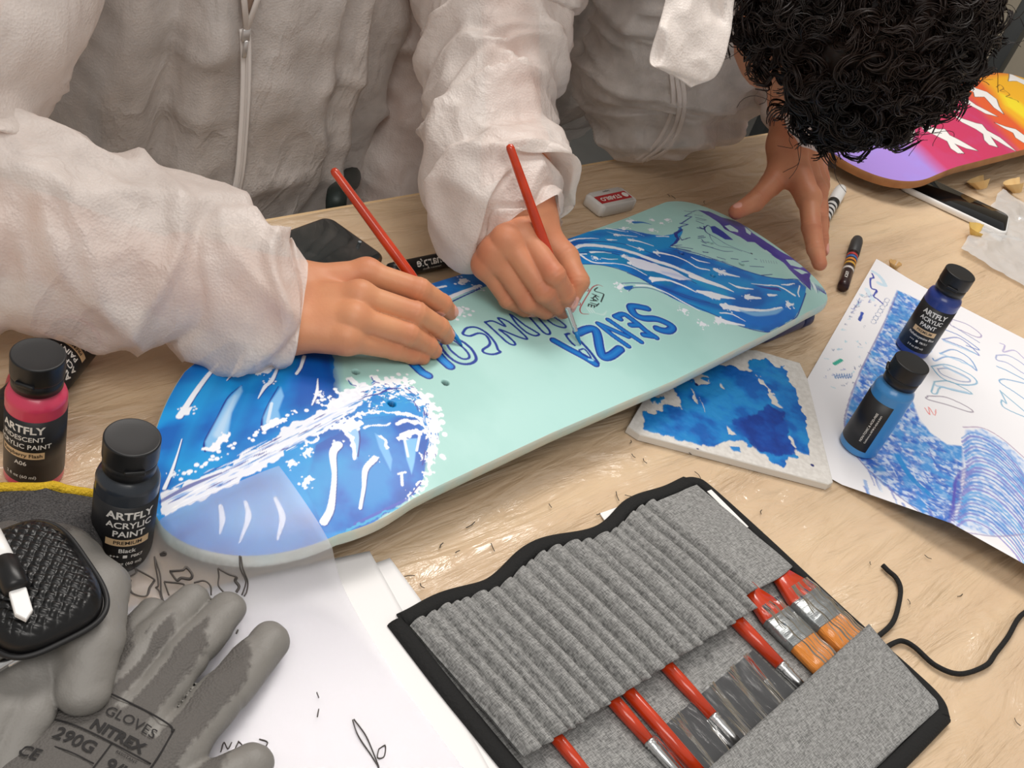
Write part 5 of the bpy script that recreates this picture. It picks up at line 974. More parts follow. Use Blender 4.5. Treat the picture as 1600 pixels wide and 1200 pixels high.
def tracing_mat():
    k = NT('tracing_paper'); df = k.n('BsdfDiffuse', i_Color=(*lin('#f3f1f1'), 1)); tl = k.n('BsdfTranslucent', i_Color=(*lin('#efedf0'), 1)); rf = k.n('BsdfRefraction', i_Roughness=.27, i_IOR=1.03, i_Color=(*lin('#f4f4fa'), 1)); gl = k.n('BsdfGlossy', i_Roughness=.35)
    a = k.n('MixShader', i_0=.35); k.l(df.outputs[0], a.inputs[1]); k.l(tl.outputs[0], a.inputs[2]); b_ = k.n('MixShader', i_0=.72); k.l(a.outputs[0], b_.inputs[1]); k.l(rf.outputs[0], b_.inputs[2]); c = k.n('MixShader', i_0=.04); k.l(b_.outputs[0], c.inputs[1]); k.l(gl.outputs[0], c.inputs[2]); k.l(c.outputs[0], k.out.inputs[0]); return k.m
tc0 = P(437, 722, 4.9)
def trz(a, b_, q):
    z = .3+4.2*np.exp(-((a/7.5)**2+(b_/8.5)**2)); aa = (q-BO)@BX; bb = (q-BO)@BY; on = (aa > A0) & (np.abs(bb-b_c(aa)) < b_h(np.clip(aa, A0+.01, A1-.01))+.9)
    return np.maximum(z, np.where(on, b_z(aa, bb)+.55, 0))
a_, b_ = np.meshgrid(np.linspace(0, 29.7, 90), np.linspace(0, 42, 120), indexing='ij'); q = tc0[:2]+a_[..., None]*np.array([-1, .02])+b_[..., None]*np.array([-.02, -1]); z = trz(a_, b_, q)
zmin_ = trz(a_, b_, q)-.3
for _ in range(26): zp_ = np.pad(z, 1, 'edge'); z = np.maximum(zmin_, (zp_[:-2, 1:-1]+zp_[2:, 1:-1]+zp_[1:-1, :-2]+zp_[1:-1, 2:]+z)/5)
ts = thing('tracing_sheet', (tc0[0]-12, tc0[1]-18, 0), 'translucent tracing paper sheet with pencil outlines over the skateboard tail', 'tracing paper')
TRV = np.concatenate([q, z[..., None]], -1); V = TRV.reshape(-1, 3); obj('sheet', V, grid_faces(90, 120), tracing_mat(), ts)
def trace_z(x, y):
    d = np.array([x, y])-tc0[:2]; i = np.clip((d@np.array([-1, .02]))/29.7*89, 0, 88.99); j = np.clip((d@np.array([-.02, -1]))/42*119, 0, 118.99); i0, j0 = int(i), int(j); return z[i0:i0+2, j0:j0+2].max()
def pencil(pts, w=.05):
    out = []
    for u, v in pts:
        for h in np.linspace(6, 0, 400):
            q_ = P(u, v, h)
            if trace_z(q_[0], q_[1])+.04 >= h: break
        out.append(q_)
    return tube(spline(out, len(out)*5), w, 4, ry=.09)
M_pen = mat('grey_pencil', '#57524f', .8); Q5 = (0, 720, 3.33333); ln = []
for pts in ([(705, 560), (720, 570), (800, 615), (800, 630), (780, 660), (760, 705), (690, 690), (670, 640), (680, 620), (665, 610), (705, 585), (705, 560)], [(805, 500), (820, 545), (835, 600), (840, 690), (855, 740)], [(805, 500), (810, 545), (820, 600), (825, 650), (812, 660), (830, 680), (848, 735)], [(885, 575), (950, 570), (970, 555), (1000, 590), (990, 615), (945, 610), (920, 622), (885, 575)], [(855, 630), (950, 640), (955, 660)], [(855, 630), (880, 700)], [(1135, 560), (1190, 590), (1230, 605), (1225, 625), (1245, 655), (1230, 685)], [(1135, 560), (1140, 600), (1138, 650), (1170, 690)], [(1248, 495), (1252, 560), (1275, 610), (1280, 640), (1260, 700)], [(1255, 500), (1265, 560), (1290, 630), (1285, 680), (1272, 705)], [(835, 488), (860, 475), (860, 488), (835, 490)], [(1010, 635), (1060, 625), (1095, 650), (1100, 700)], [(1240, 880), (1230, 900)]): ln.append(pencil(tz(*Q5, pts)))
for pts in ([(551, 1125), (560, 1150), (580, 1180), (592, 1200)], [(553, 1124), (572, 1150), (585, 1180), (592, 1198)], [(592, 1170), (602, 1165), (600, 1182), (590, 1184), (592, 1170)], [(372, 1160), (368, 1170), (378, 1165), (372, 1158)], [(345, 1175), (350, 1160), (356, 1170), (362, 1160)], [(405, 1155), (418, 1160), (412, 1170)], [(300, 1190), (312, 1185), (310, 1198)], [(495, 1082), (498, 1090)], [(498, 1108), (496, 1120)]): ln.append(pencil(pts, .035))
for V, Fc in ln: obj('pencil_outline', V, Fc, M_pen, ts)

# crayon drawing on the right
TL, BL = P(1365, 412), P(1196, 705); e1 = (BL-TL)[:2]; e1 /= np.linalg.norm(e1); e2 = np.array([-e1[1], e1[0]]); PL1, PL2 = 44.5, 29.7
def dz_(a, b_): return .23+2.0*np.clip((a-26)/18, 0, 1)**1.6*np.clip((b_-7)/9, 0, 1)+.5*np.exp(-((a-6)/5)**2-(b_/2.5)**2)+.35*np.exp(-(a/3)**2-(b_/4)**2)+.1*np.sin(a*.3)*np.clip((b_-2)/6, 0, 1)
def onpaper(pts):
    out = []
    for u, v in pts:
        z_ = .2
        for _ in range(8): q_ = P(u, v, z_)[:2]-TL[:2]; a, b2 = q_@e1, q_@e2; z_ = .5*z_+.5*float(dz_(np.clip(a, 0, 45), np.clip(b2, 0, 30)))
        out.append((a, b2))
    return np.array(out)
n1, n2 = 470, 315; a_, b_ = np.meshgrid(np.linspace(0, PL1, n1), np.linspace(0, PL2, n2), indexing='ij'); cp = Canvas(np.column_stack([a_.ravel(), b_.ravel()]), '#eeedf0')
Y4 = (1240, 400, 4.); Y5 = (1240, 600, 4.)
def ps(Z, pts, w, col, **k): cp.stroke(onpaper(tz(*Z, pts)), np.asarray(w, float)*.075/4*1.25, col, **k)
def pf(Z, pts, col, **k): return cp.fill(onpaper(tz(*Z, pts)), col, **k)
wave = [(650, 215), (720, 245), (800, 285), (900, 470), (860, 600), (760, 640), (720, 780), (740, 900), (780, 1010), (850, 1100), (960, 1180), (1050, 1190), (1060, 1320), (1040, 1400), (1050, 1500), (1000, 1600), (960, 1690), (840, 1630), (720, 1550), (600, 1460), (480, 1360), (400, 1250), (330, 1130), (320, 1060), (340, 960), (380, 830), (430, 700), (500, 560), (560, 440), (600, 330)]
pf(Y4, wave, '#9fc0ea', soft=.3, al=.55); pf(Y4, wave, '#3f7dd0', soft=.3, al=.9, alpha_noise=(.35, .5, 7)); pf(Y4, wave, '#2c62bf', soft=.3, al=.8, alpha_noise=(.6, .56, 19)); pf(Y4, wave, '#4a9bdc', soft=.3, al=.7, alpha_noise=(1.2, .55, 29))
curl = [(1080, 290), (1180, 280), (1330, 370), (1440, 480), (1520, 640), (1500, 900), (1440, 940), (1250, 955), (1050, 910), (980, 880), (1040, 760), (1080, 600), (1060, 450)]
pf(Y5, curl, '#b9cff0', soft=.4, al=.5); pf(Y5, curl, '#5b9be0', soft=.4, al=.6, alpha_noise=(.5, .52, 9))
g = np.random.default_rng(3)
for k in range(26):
    y0 = 310+k*22; x0 = 1085-abs(k-9)*4; ps(Y5, [(x0, y0+30), (x0+70, y0-5), (x0+190, y0+40), (x0+330, y0+170), (x0+420, y0+300)], g.uniform(5, 13), g.choice(['#3a86d2', '#6a6fc6', '#4aa0dc', '#7d78c8', '#2f79cc']), al=.75, rough=.05)
for k in range(16): ps(Y5, [(1090-k*4, 520+k*22), (1030-k*4, 560+k*20), (1000, 640+k*16)], 9, '#5a55b4', al=.6, rough=.06)
for k in range(40): x = g.uniform(420, 900); y = g.uniform(350, 780); ps(Y5, [(x, y), (x+g.uniform(20, 70), y+g.uniform(40, 120))], g.uniform(4, 12), g.choice(['#2a66c4', '#3f8fda', '#4f62bd', '#d8e4f4']), al=.6, rough=.06)
ps(Y5, [(650, 450), (740, 590), (860, 700)], 26, '#2088cf', al=.9, rough=.04)
ps(Y4, [(650, 230), (560, 430), (470, 610), (400, 760), (340, 930), (320, 1070), (400, 1260), (560, 1420), (720, 1550), (860, 1650), (980, 1700)], 6, '#8d86b4', al=.8); ps(Y5, [(980, 890), (1080, 930), (1250, 955), (1440, 940)], 7, '#9a8fb8', al=.8); ps(Y5, [(1060, 270), (1180, 275), (1300, 340), (1440, 460)], 7, '#a88fb0', al=.8)
for loop, c_ in (([(860, 690), (960, 680), (1100, 740), (1145, 795), (1050, 805), (930, 765), (860, 690)], '#5fa3c8'), ([(900, 705), (970, 705), (1080, 755), (1100, 785), (1030, 780), (930, 740), (900, 705)], '#8d9cc0'), ([(840, 875), (960, 885), (1105, 955), (1100, 975), (960, 930), (835, 895), (840, 875)], '#8f8494'), ([(880, 785), (980, 785), (1115, 860), (1000, 840), (920, 820), (895, 860), (862, 850), (880, 785)], '#6fa9c4'), ([(915, 610), (1000, 585), (1100, 640), (1145, 715), (1110, 690), (1040, 645), (950, 630), (885, 655), (870, 640)], '#5a90c8'), ([(930, 520), (1040, 515), (1160, 620), (1060, 570), (930, 520)], '#7385c0'), ([(920, 450), (1040, 500), (1160, 585), (1080, 560)], '#5f7fc0'), ([(990, 395), (1090, 430), (1170, 490), (1150, 508), (1060, 470), (980, 430), (990, 395)], '#9a8fb8'), ([(1000, 440), (1160, 540)], '#8f98c0'),
                 ([(1270, 620), (1350, 625), (1450, 690), (1450, 740), (1340, 670), (1270, 650), (1270, 620)], '#8d9cc8'), ([(1290, 545), (1320, 560), (1310, 600), (1380, 590), (1440, 640)], '#a8a0cc'), ([(1270, 690), (1340, 720), (1480, 800), (1320, 770), (1290, 790), (1380, 850), (1480, 920)], '#5f9cc8'), ([(1290, 840), (1330, 920), (1300, 900), (1320, 950), (1480, 1010), (1300, 850)], '#6fa9c8')): ps(Y4, loop, 8, c_, al=.85)
for loop in ([(940, 690), (1100, 770)], [(890, 810), (1090, 855)], [(920, 610), (1120, 690)], [(940, 530), (1140, 610)]): ps(Y4, loop, 14, '#8fbfe0', al=.6, rough=.08)
ps(Y4, [(490, 110), (500, 135), (480, 145), (485, 200), (520, 215), (500, 250), (525, 270), (560, 300)], 10, '#3c4aa8'); ps(Y4, [(255, 675), (298, 650)], 18, '#3fae98'); ps(Y4, [(430, 355), (412, 402)], 15, '#3a55b0'); ps(Y4, [(820, 950), (850, 990), (845, 945), (880, 995), (890, 960)], 5, '#e58d8a'); ps(Y4, [(500, 100), (540, 130), (570, 180), (530, 170)], 26, '#a8d3ea', al=.6, rough=.1); ps(Y4, [(460, 210), (490, 270)], 30, '#c2dff0', al=.6, rough=.1)
for k in range(60): x = g.uniform(180, 560); y = g.uniform(230, 820); x = max(x, 560-y*.55); ps(Y4, [(x, y), (x+g.uniform(-14, 14), y+g.uniform(4, 16)), (x+g.uniform(-20, 24), y+g.uniform(-6, 14))], g.uniform(2, 5), g.choice(['#5b6fb8', '#8fbfd8', '#7a86a8', '#4a5a8c', '#a0d0e0']), al=.8)
for k in range(7): x = 500+k*14; y = 410-k*22; t_ = np.linspace(0, 6.3, 8); ps(Y4, [(x+16*math.cos(a), y+14*math.sin(a)) for a in t_], 3, '#8a98b8')
for k in range(7): ps(Y4, [(255+k*16, 740), (262+k*16, 765), (270+k*16, 735)], 4, '#6f8fc0')
for c_ in (((985, 957), .16), ((115, 508), .12)): cp.dot(onpaper(tz(*Y5, [c_[0]]))[0], c_[1], '#2a3a80')
V = np.column_stack([TL[:2]+cp.q[:, :1]*e1+cp.q[:, 1:]*e2, dz_(cp.q[:, 0], cp.q[:, 1])])
dp = obj('crayon_drawing', V, grid_faces(n1, n2), mat('drawing_paper', '#ffffff', .8, attr=True), loc=(V[:, 0].mean(), V[:, 1].mean(), 0), col=cp.c); tag(dp, 'white paper with a blue crayon wave and outlined letters under two paint bottles', 'drawing')

# foam palette with blue paint
PZ = (980, 520, 4.4444); ph_ = .75
pp = [P(*q_, ph_)[:2] for q_ in [(1000, 679), (1295, 757), (1302, 753), (1262, 592), (1250, 567), (1182, 547)]]; pp = np.array([pp[0]+(-.3, 1.2)] + pp + [P(1120, 545, ph_)[:2], P(1020, 600, ph_)[:2]])
lo, hi = pp.min(0), pp.max(0); h_ = .085; gx, gy = np.meshgrid(np.arange(lo[0], hi[0], h_), np.arange(lo[1], hi[1], h_), indexing='ij'); q = np.column_stack([gx.ravel(), gy.ravel()]); ca = Canvas(q, '#dedad4')
def onpal(pts): return np.array([P(u, v, ph_)[:2] for u, v in pts])
def af(pts, col, **k): return ca.fill(onpal(tz(*PZ, pts)), col, **k)
ca.mottle(np.arange(len(q)), ['#d2cec8', '#dedad4', '#e8e5e0'], .3, 2, .6)
i = af([(480, 280), (610, 215), (680, 230), (860, 270), (1000, 420), (1080, 540), (1130, 740), (1160, 850), (1070, 935), (980, 880), (880, 800), (790, 750), (700, 745), (620, 795), (530, 790), (400, 750), (230, 720), (110, 660), (120, 540), (210, 565), (270, 490), (330, 500), (420, 555), (480, 500), (440, 380), (420, 330), (580, 330)], '#0f74c6', rough=.5, rs=.7); i2 = af([(850, 180), (960, 180), (1040, 240), (1095, 230), (1120, 330), (1170, 400), (1230, 600), (1278, 855), (1180, 840), (1100, 620), (1040, 480), (960, 340), (840, 250)], '#0f6fc4', rough=.3, rs=.6)
i3 = af([(300, 380), (380, 340), (430, 330), (470, 470), (540, 560), (420, 560), (360, 470)], '#1181cc', rough=.4, rs=.5); i4 = af([(150, 450), (260, 440), (240, 490), (160, 490)], '#1a88cc', rough=.3, rs=.4)
for ii in (i, i2, i3): ca.mottle(ii, ['#0a5cb4', '#0f74c6', '#1a86d2', '#2391d4'], 1.6, 6, .8)
i = af([(720, 600), (860, 580), (980, 500), (1090, 560), (1120, 740), (1180, 830), (1060, 860), (930, 820), (800, 720)], '#0b3f9c', soft=.3, rough=.35, rs=.5); ca.mottle(i, ['#0a3790', '#0c47a6', '#1059b6'], 1, 8, .7)
for pl in ([(640, 350), (660, 360), (680, 400), (645, 385)], [(980, 425), (1020, 440), (1075, 530), (1000, 490)], [(690, 650), (760, 720), (700, 705)], [(480, 300), (580, 350), (500, 370), (470, 340)], [(500, 450), (545, 560), (515, 500)]): af(pl, '#dcd8d2', rough=.15)
af([(710, 785), (780, 795), (790, 830), (730, 820)], '#2b86d0', rough=.1)
for c_, r in (((1285, 920), .17), ((490, 808), .13), ((480, 360), .2)): ca.dot(onpal(tz(*PZ, [c_]))[0], r, '#16236e')
ins = np.zeros(len(q), bool)
for k in range(len(pp)):
    a, b2 = pp[k-1], pp[k]; c_ = (a[1] > q[:, 1]) != (b2[1] > q[:, 1]); x = a[0]+(q[:, 1]-a[1])*(b2[0]-a[0])/np.where(c_, b2[1]-a[1], 1); ins ^= c_ & (q[:, 0] < x)
blue = np.clip((ca.c[:, 2]-ca.c[:, 0]-.1)*4, 0, 1); Fg = grid_faces(*gx.shape); Fg = Fg[ins[Fg].all(1)]
used = np.unique(Fg); mp_ = -np.ones(len(q), int); mp_[used] = np.arange(len(used)); pt = thing('paint_palette', (*pp.mean(0), 0), 'white foam sheet smeared with blue paint beside the skateboard', 'palette')
V = np.column_stack([q, ph_+.06*blue*(.4+fbm(q/.5, 3, 2))])[used]; obj('painted_top', V, mp_[Fg], mat('foam_and_paint', '#ffffff', .55, attr=True, bump=(220, .3, .001)), pt, col=ca.c[used])
cen = pp.mean(0); V, Fc = slab(pp, .06, ph_-.01, .05); obj('foam_board', V, Fc, mat('white_foam', '#d6d2cb', .8), pt, smooth=False)

# ------------------------------------------------------------------ phones, pens, eraser
M_glass = mat('dark_phone_glass', '#2b3132', .08, spec=.6, coat=.3); M_blk = mat('black_plastic', '#161617', .35); M_wpl = mat('white_plastic', '#ecebe9', .35)
def phone(label, c0, e1, e2, l1, l2, z0, body_m, rim_m, cam=None):
    e1 = np.array(e1, float); e1 /= np.linalg.norm(e1); e2 = np.array([-e1[1], e1[0]])*np.sign(np.cross(e1, np.array(e2))); c0 = np.array(c0)[:2]
    W2 = lambda p_: c0+p_[:, :1]*e1+p_[:, 1:2]*e2; t = thing('smartphone', (*W2(np.array([[l1/2, l2/2]]))[0], z0), label, 'phone')
    V, Fc = slab(rrect(0, 0, l1, l2, 1.1, 7), z0, z0+.85, .14); V[:, :2] = W2(V); obj('case_shell', V, Fc, rim_m, t)
    V, Fc = slab(rrect(.22, .22, l1-.22, l2-.22, .95, 7), z0+.6, z0+.88, .04); V[:, :2] = W2(V); s_ = obj('screen', V, Fc, body_m, t)
    if cam is not None: q_ = W2(np.array([cam]))[0]; V, Fc = lathe([(.16, 0), (.17, .03), (.1, .04), (.02, .035)], 18, origin=(*q_, z0+.87)); obj('front_camera', V, Fc, mat('camera_glass', '#9aa2a8', .1), s_)
    return t
ca_, cb_, cc_ = P(513, 337, .9), P(424, 369, .9), P(603, 407, .9)
phone('dark smartphone in a clear brown case half under the left sleeve', ca_, (cb_-ca_)[:2], (cc_-ca_)[:2], 15.6, 7.6, .1, M_glass, mat('brown_clear_case', '#4a3626', .25, coat=.4), (.55, 4.6))
ca_, cb_ = P(1573, 366, .9), P(1450, 308, .9); phone('black smartphone with white rim sticking out from under the sunset skateboard', ca_, (cb_-ca_)[:2], (1, .4), 15.2, 7.2, .1, mat('black_phone_glass', '#101113', .08), M_wpl)
def flat_text(parent, body, size, org, ex, up, m, bold=.02, name='lettering'):
    v2, f = text2d(body, size, bold); ex = np.array(ex, float); ex /= np.linalg.norm(ex); up = np.array(up, float); up -= ex*(up@ex); up /= np.linalg.norm(up)
    return obj(name, np.array(org)+v2[:, :1]*ex+v2[:, 1:2]*up, f, m, parent, smooth=False)
def rod(parent, name, a, b, prof, m, n=24):
    d = np.array(b)-np.array(a); Ln = np.linalg.norm(d); V, Fc = lathe([(r, h*Ln) for r, h in prof], n, origin=a, axis=d); return obj(name, V, Fc, m, parent)
def round_text(parent, a, b, R, frac, body, size, m, flip=1, bold=.02, face=None):
    d = np.array(b)-np.array(a); Ln = np.linalg.norm(d); d /= Ln; f = np.array(face if face is not None else (CAM-np.array(a)), float); f -= d*(f@d); f /= np.linalg.norm(f); e = np.cross(d, f); v2, fc = text2d(body, size, bold); v2 = v2*flip
    ang = v2[:, 1]/R; V = np.array(a)+np.outer(frac*Ln+v2[:, 0], d)+R*(np.cos(ang)[:, None]*f+np.sin(ang)[:, None]*e); return obj('lettering', V, fc, m, parent, smooth=False)
a, b = P(608, 424, .8), P(728, 399, .8); b = a+(b-a)*1.6; t = thing('marker_pen', (a+b)/2*np.array([1, 1, 0]), 'thick black permanent marker lying between the two hands', 'marker'); bd_ = rod(t, 'barrel', a, b, [(.5, 0), (.72, .01), (.75, .04), (.75, .5), (.6, .52)], M_blk); rod(t, 'cap', a+(b-a)*.5, b, [(.6, 0), (.78, .02), (.8, .1), (.66, .9), (.5, 1.0)], M_blk)
round_text(bd_, a, b, .77, .30, 'Sharpie', 1.15, M_ink, -1, .02, face=(-.1, -.6, .9)); round_text(bd_, a, b, .77, .30, 'PERMANENT MARKER', .22, M_ink, -1, .0, face=(-.1, -.95, .1))
a, b = P(1317, 449, .7), P(1340, 374, .7); t = thing('marker_pen', (a+b)/2*np.array([1, 1, 0]), 'dark paint marker with colourful label lying by the skateboard nose', 'marker'); bd_ = rod(t, 'barrel', a, b, [(.45, 0), (.62, .01), (.64, .08), (.64, .68), (.5, .7)], mat('maroon_black_barrel', '#2a1416', .3)); rod(t, 'cap', a+(b-a)*.66, b, [(.55, 0), (.72, .03), (.72, .8), (.62, .96), (.4, 1.)], mat('dark_grey_cap', '#39393a', .45))
for k, (fr_, c_) in enumerate(((.30, '#d9d5cf'), (.40, '#d9a53c'), (.47, '#d98a2c'), (.53, '#3f6fb0'), (.58, '#c23a3a'))): q_ = a+(b-a)*fr_; d = (b-a)/np.linalg.norm(b-a); rod(bd_, 'label_mark', q_+(0, 0, .0), q_+d*.5, [(.655, 0), (.655, 1)], mat('label_mark', c_, .5), 20)
round_text(bd_, a, b, .665, .16, 'POSCA', .5, M_ink, -1, .02)
a, b = P(1282, 352, .8), P(1314, 296, .8); t = thing('marker_pen', (a+b)/2*np.array([1, 1, 0]), 'white marker with grey printed band lying behind the leaning person\'s left hand', 'marker'); bd_ = rod(t, 'barrel', a, b, [(.5, 0), (.7, .01), (.72, .6), (.6, .62)], mat('grey_white_barrel', '#dcdcda', .4)); rod(t, 'cap', a+(b-a)*.6, b, [(.6, 0), (.8, .03), (.8, .85), (.7, 1)], mat('white_cap', '#eeeeec', .35)); rod(bd_, 'dark_ring', a+(b-a)*.52, a+(b-a)*.62, [(.74, 0), (.8, .2), (.8, .9), (.74, 1)], M_blk)
for k in range(4): rod(bd_, 'printed_band', a+(b-a)*(.12+k*.1), a+(b-a)*(.16+k*.1), [(.725, 0), (.725, 1)], M_blk)
# eraser in its sleeve
ec, ex_, ey_ = P(953, 316, .7), np.array([-.97, -.10, 0]), None; ex_ = (P(925, 320, .7)-P(985, 307, .7)); ex_[2] = 0; ex_ /= np.linalg.norm(ex_); up_ = np.array([ex_[1], -ex_[0], 0.]); up_ = -up_ if up_[1] > 0 else up_
t = thing('eraser', (ec[0], ec[1], .08), 'white eraser with a red printed band lying behind the skateboard', 'eraser')
V, Fc = slab(rrect(-3.0, -1.4, 3.0, 1.4, .4, 4), .1, 1.4, .15); V = place(V, (ec[0], ec[1], 0), ex_); obj('rubber', V, Fc, mat('white_rubber', '#dedcd8', .6), t)
V, Fc = slab(rrect(-2.5, -1.46, 2.5, 1.46, .2, 3), .06, 1.46, .1); V = place(V, (ec[0], ec[1], 0), ex_); sl = obj('paper_sleeve', V, Fc, mat('grey_card_sleeve', '#c9c6c1', .6), t)
V, Fc = box((-2.5, -.5, 1.45), (2.5, .85, 1.48)); V = place(V, (ec[0], ec[1], 0), ex_); obj('red_band', V, Fc, mat('red_print', '#b5282c', .5), sl, smooth=False)
tx = np.array([ec[0], ec[1], 1.5]); flat_text(sl, 'STABILO', .85, tx+ex_*.45+np.cross((0, 0, 1), ex_)*.18, ex_, np.cross((0, 0, 1), ex_), M_ink, .03); flat_text(sl, 'Legacy', .4, tx+np.cross((0, 0, 1), ex_)*-1.0, ex_, np.cross((0, 0, 1), ex_), M_inkd, .0)
V, Fc = lathe([(.42, 0), (.42, .02)], 24); V = V+tx-ex_*1.95+np.cross((0, 0, 1), ex_)*.18; obj('round_emblem', V, Fc, M_ink, sl, smooth=False)

# ------------------------------------------------------------------ work gloves
def glove_mat():
    k = NT('nitrile_coated_knit'); b_ = k.n('BsdfPrincipled'); tc = k.n('TexCoord'); at = k.n('Attribute', attribute_name='coat'); mx = k.n('Mix', data_type='RGBA'); mx.inputs[6].default_value = (*lin('#585451'), 1); mx.inputs[7].default_value = (*lin('#7d7a75'), 1); k.l(at.outputs['Fac'], mx.inputs[0]); k.l(mx.outputs[2], b_.inputs['Base Color'])
    wv = k.n('TexVoronoi', i_Scale=700.); k.l(tc.outputs['Object'], wv.inputs['Vector']); nz = k.n('TexNoise', i_Scale=60., i_Detail=4.); k.l(tc.outputs['Object'], nz.inputs['Vector']); iv = k.n('Math', operation='MULTIPLY_ADD', i_1=-.9, i_2=1.); k.l(at.outputs['Fac'], iv.inputs[0]); m2 = k.n('Math', operation='MULTIPLY_ADD'); k.l(wv.outputs['Distance'], m2.inputs[0]); k.l(iv.outputs[0], m2.inputs[1]); k.l(nz.outputs['Fac'], m2.inputs[2])
    bp = k.n('Bump', i_Strength=.5, i_Distance=.0016); k.l(m2.outputs[0], bp.inputs['Height']); k.l(bp.outputs[0], b_.inputs['Normal']); mr = k.n('MapRange', i_3=.9, i_4=.52); k.l(at.outputs['Fac'], mr.inputs[0]); k.l(mr.outputs[0], b_.inputs['Roughness']); k.l(b_.outputs[0], k.out.inputs[0]); return k.m
M_glove = glove_mat()
def glove_mesh(chains, palm, k=.8, seed=1, sq=.75):
    def fn(Q):
        Q = Q*np.array([1, 1, 1/sq]); d = None
        for a, b, r1, r2 in palm: a = np.array(a)*(1, 1, 1/sq); b = np.array(b)*(1, 1, 1/sq); e = rcone(Q, a, b, r1, r2); d = e if d is None else smin(d, e, 1.4)
        out = d
        for ch, rs in chains:
            e = None; ch = [np.array(c_)*(1, 1, 1/sq) for c_ in ch]
            for i in range(len(ch)-1): x = rcone(Q, ch[i], ch[i+1], rs[i], rs[i+1]); e = x if e is None else smin(e, x, .3)
            out = np.minimum(smin(d, e, k), smin(out, e, .08))
        return out+.16*(ridged(Q/2.6, seed, 2)-.5)
    pts = np.array([c_ for ch, _ in chains for c_ in ch]+[p_ for a, b, _, _ in palm for p_ in (a, b)]); return surface_net(fn, pts.min(0)-3.2, pts.max(0)+3.2, .16)
fA = [A((150, 1080, 1.3), (195, 1015, 1.4), (238, 962, 1.2)), A((172, 1095, 1.6), (240, 1005, 1.7), (300, 940, 1.4)), A((215, 1130, 1.7), (285, 1035, 1.8), (352, 958, 1.4)), A((270, 1180, 1.5), (345, 1090, 1.6), (420, 1006, 1.3)), A((250, 1290, 1.3), (320, 1240, 1.4), (395, 1196, 1.2))]
rA = [(1.1, 1.05, .95), (1.25, 1.2, 1.05), (1.35, 1.3, 1.15), (1.4, 1.35, 1.2), (1.4, 1.3, 1.15)]
pA = [(P(40, 1230, 1.6), fA[0][0], 1.7, 1.3), (P(60, 1255, 1.7), fA[1][0], 1.9, 1.4), (P(90, 1290, 1.7), fA[2][0], 1.9, 1.45), (P(130, 1320, 1.6), fA[3][0], 1.8, 1.5), (P(130, 1320, 1.5), fA[4][0], 1.8, 1.5)]
V, Fc = glove_mesh(list(zip(fA, rA)), pA, seed=3); coat = np.zeros(len(V))
for f_ in fA:
    ax = f_[2]-f_[0]; Ln = np.linalg.norm(ax); ax /= Ln; s_ = (V-f_[0])@ax; rd_ = np.linalg.norm((V-f_[0])-np.outer(s_, ax), axis=1); rt_ = ((V-f_[0])@np.cross(ax, (0, 0, 1)))
    coat = np.maximum(coat, np.where(rd_ < 1.6, np.clip((s_-(Ln-2.6)+rt_*1.5)*2+(fbm(V/.35, 3, 2)-.5)*2.5, 0, 1), 0))
    coat = np.maximum(coat, np.where((rd_ < 1.9) & (s_ > -1), np.clip((rt_-.72)*6+(fbm(V/.3, 5, 2)-.5)*2, 0, 1), 0))
coat = np.clip(coat+.16, 0, 1); gA = thing('work_glove', (*P(200, 1110)[:2], 0), 'grey coated work glove with printed back, fingers spread on the tracing sheet', 'glove', 'pair of work gloves'); V[:, 2] += .25; obj('glove_body', V, Fc, M_glove, gA, attrs={'coat': coat})
VA = V
def hgt_at(x, y): d = (VA[:, 0]-x)**2+(VA[:, 1]-y)**2; k_ = np.argpartition(d, 24)[:24]; return VA[k_, 2].max()
bx_ = P(146, 1180, 3)-P(88, 1153, 3); bx_ /= np.linalg.norm(bx_); by_ = np.cross((0, 0, 1), bx_); M_pr = mat('dark_glove_print', '#262424', .8); po = P(117, 1160, 3.2)
def gprint(body, size, cx, cy, m=M_pr, bold=.02, name='lettering'):
    v2, f = text2d(body, size, bold); q_ = po[:2]+(v2[:, :1]+cx)*bx_[:2]+(v2[:, 1:2]+cy)*by_[:2]; h = np.array([hgt_at(*p_) for p_ in q_]); obj(name, np.column_stack([q_, h+.05]), f, m, gA, smooth=False)
gprint('290G', 1.0, 0, 0); gprint('CE', .9, -1.5, -1.5); gprint('9/L', 1.0, 2.6, -.35); gprint('GLOVES', .8, 1.7, 2.3, bold=.0); gprint('NITREX', .85, 1.6, 1.25, bold=.04); gprint('RESISTANT', .24, 2.6, .45, bold=.0)
def gline(pts, w=.05):
    out = []
    for x, y in pts: q_ = po[:2]+x*bx_[:2]+y*by_[:2]; out.append((*q_, hgt_at(*q_)+.04))
    V, Fc = tube(spline(out, len(out)*4), w, 5, ry=.02); obj('print_frame', V, Fc, M_pr, gA)
gline([(-2.2, .75), (-.5, .75), (1.5, .75), (3.8, .75)]); gline([(1.6, .7), (1.6, -1), (1.6, -2.6)], .04); gline([(-2.4, -.7), (0, -.7), (1.5, -.7)], .04); gline([(3.8, 3), (3.9, 1.5), (3.9, 0), (3.8, -2.6)]); gline([(-2.3, 1.9), (-1, 3.1), (1.5, 3.2), (3.4, 3.15), (3.8, 2.8)])
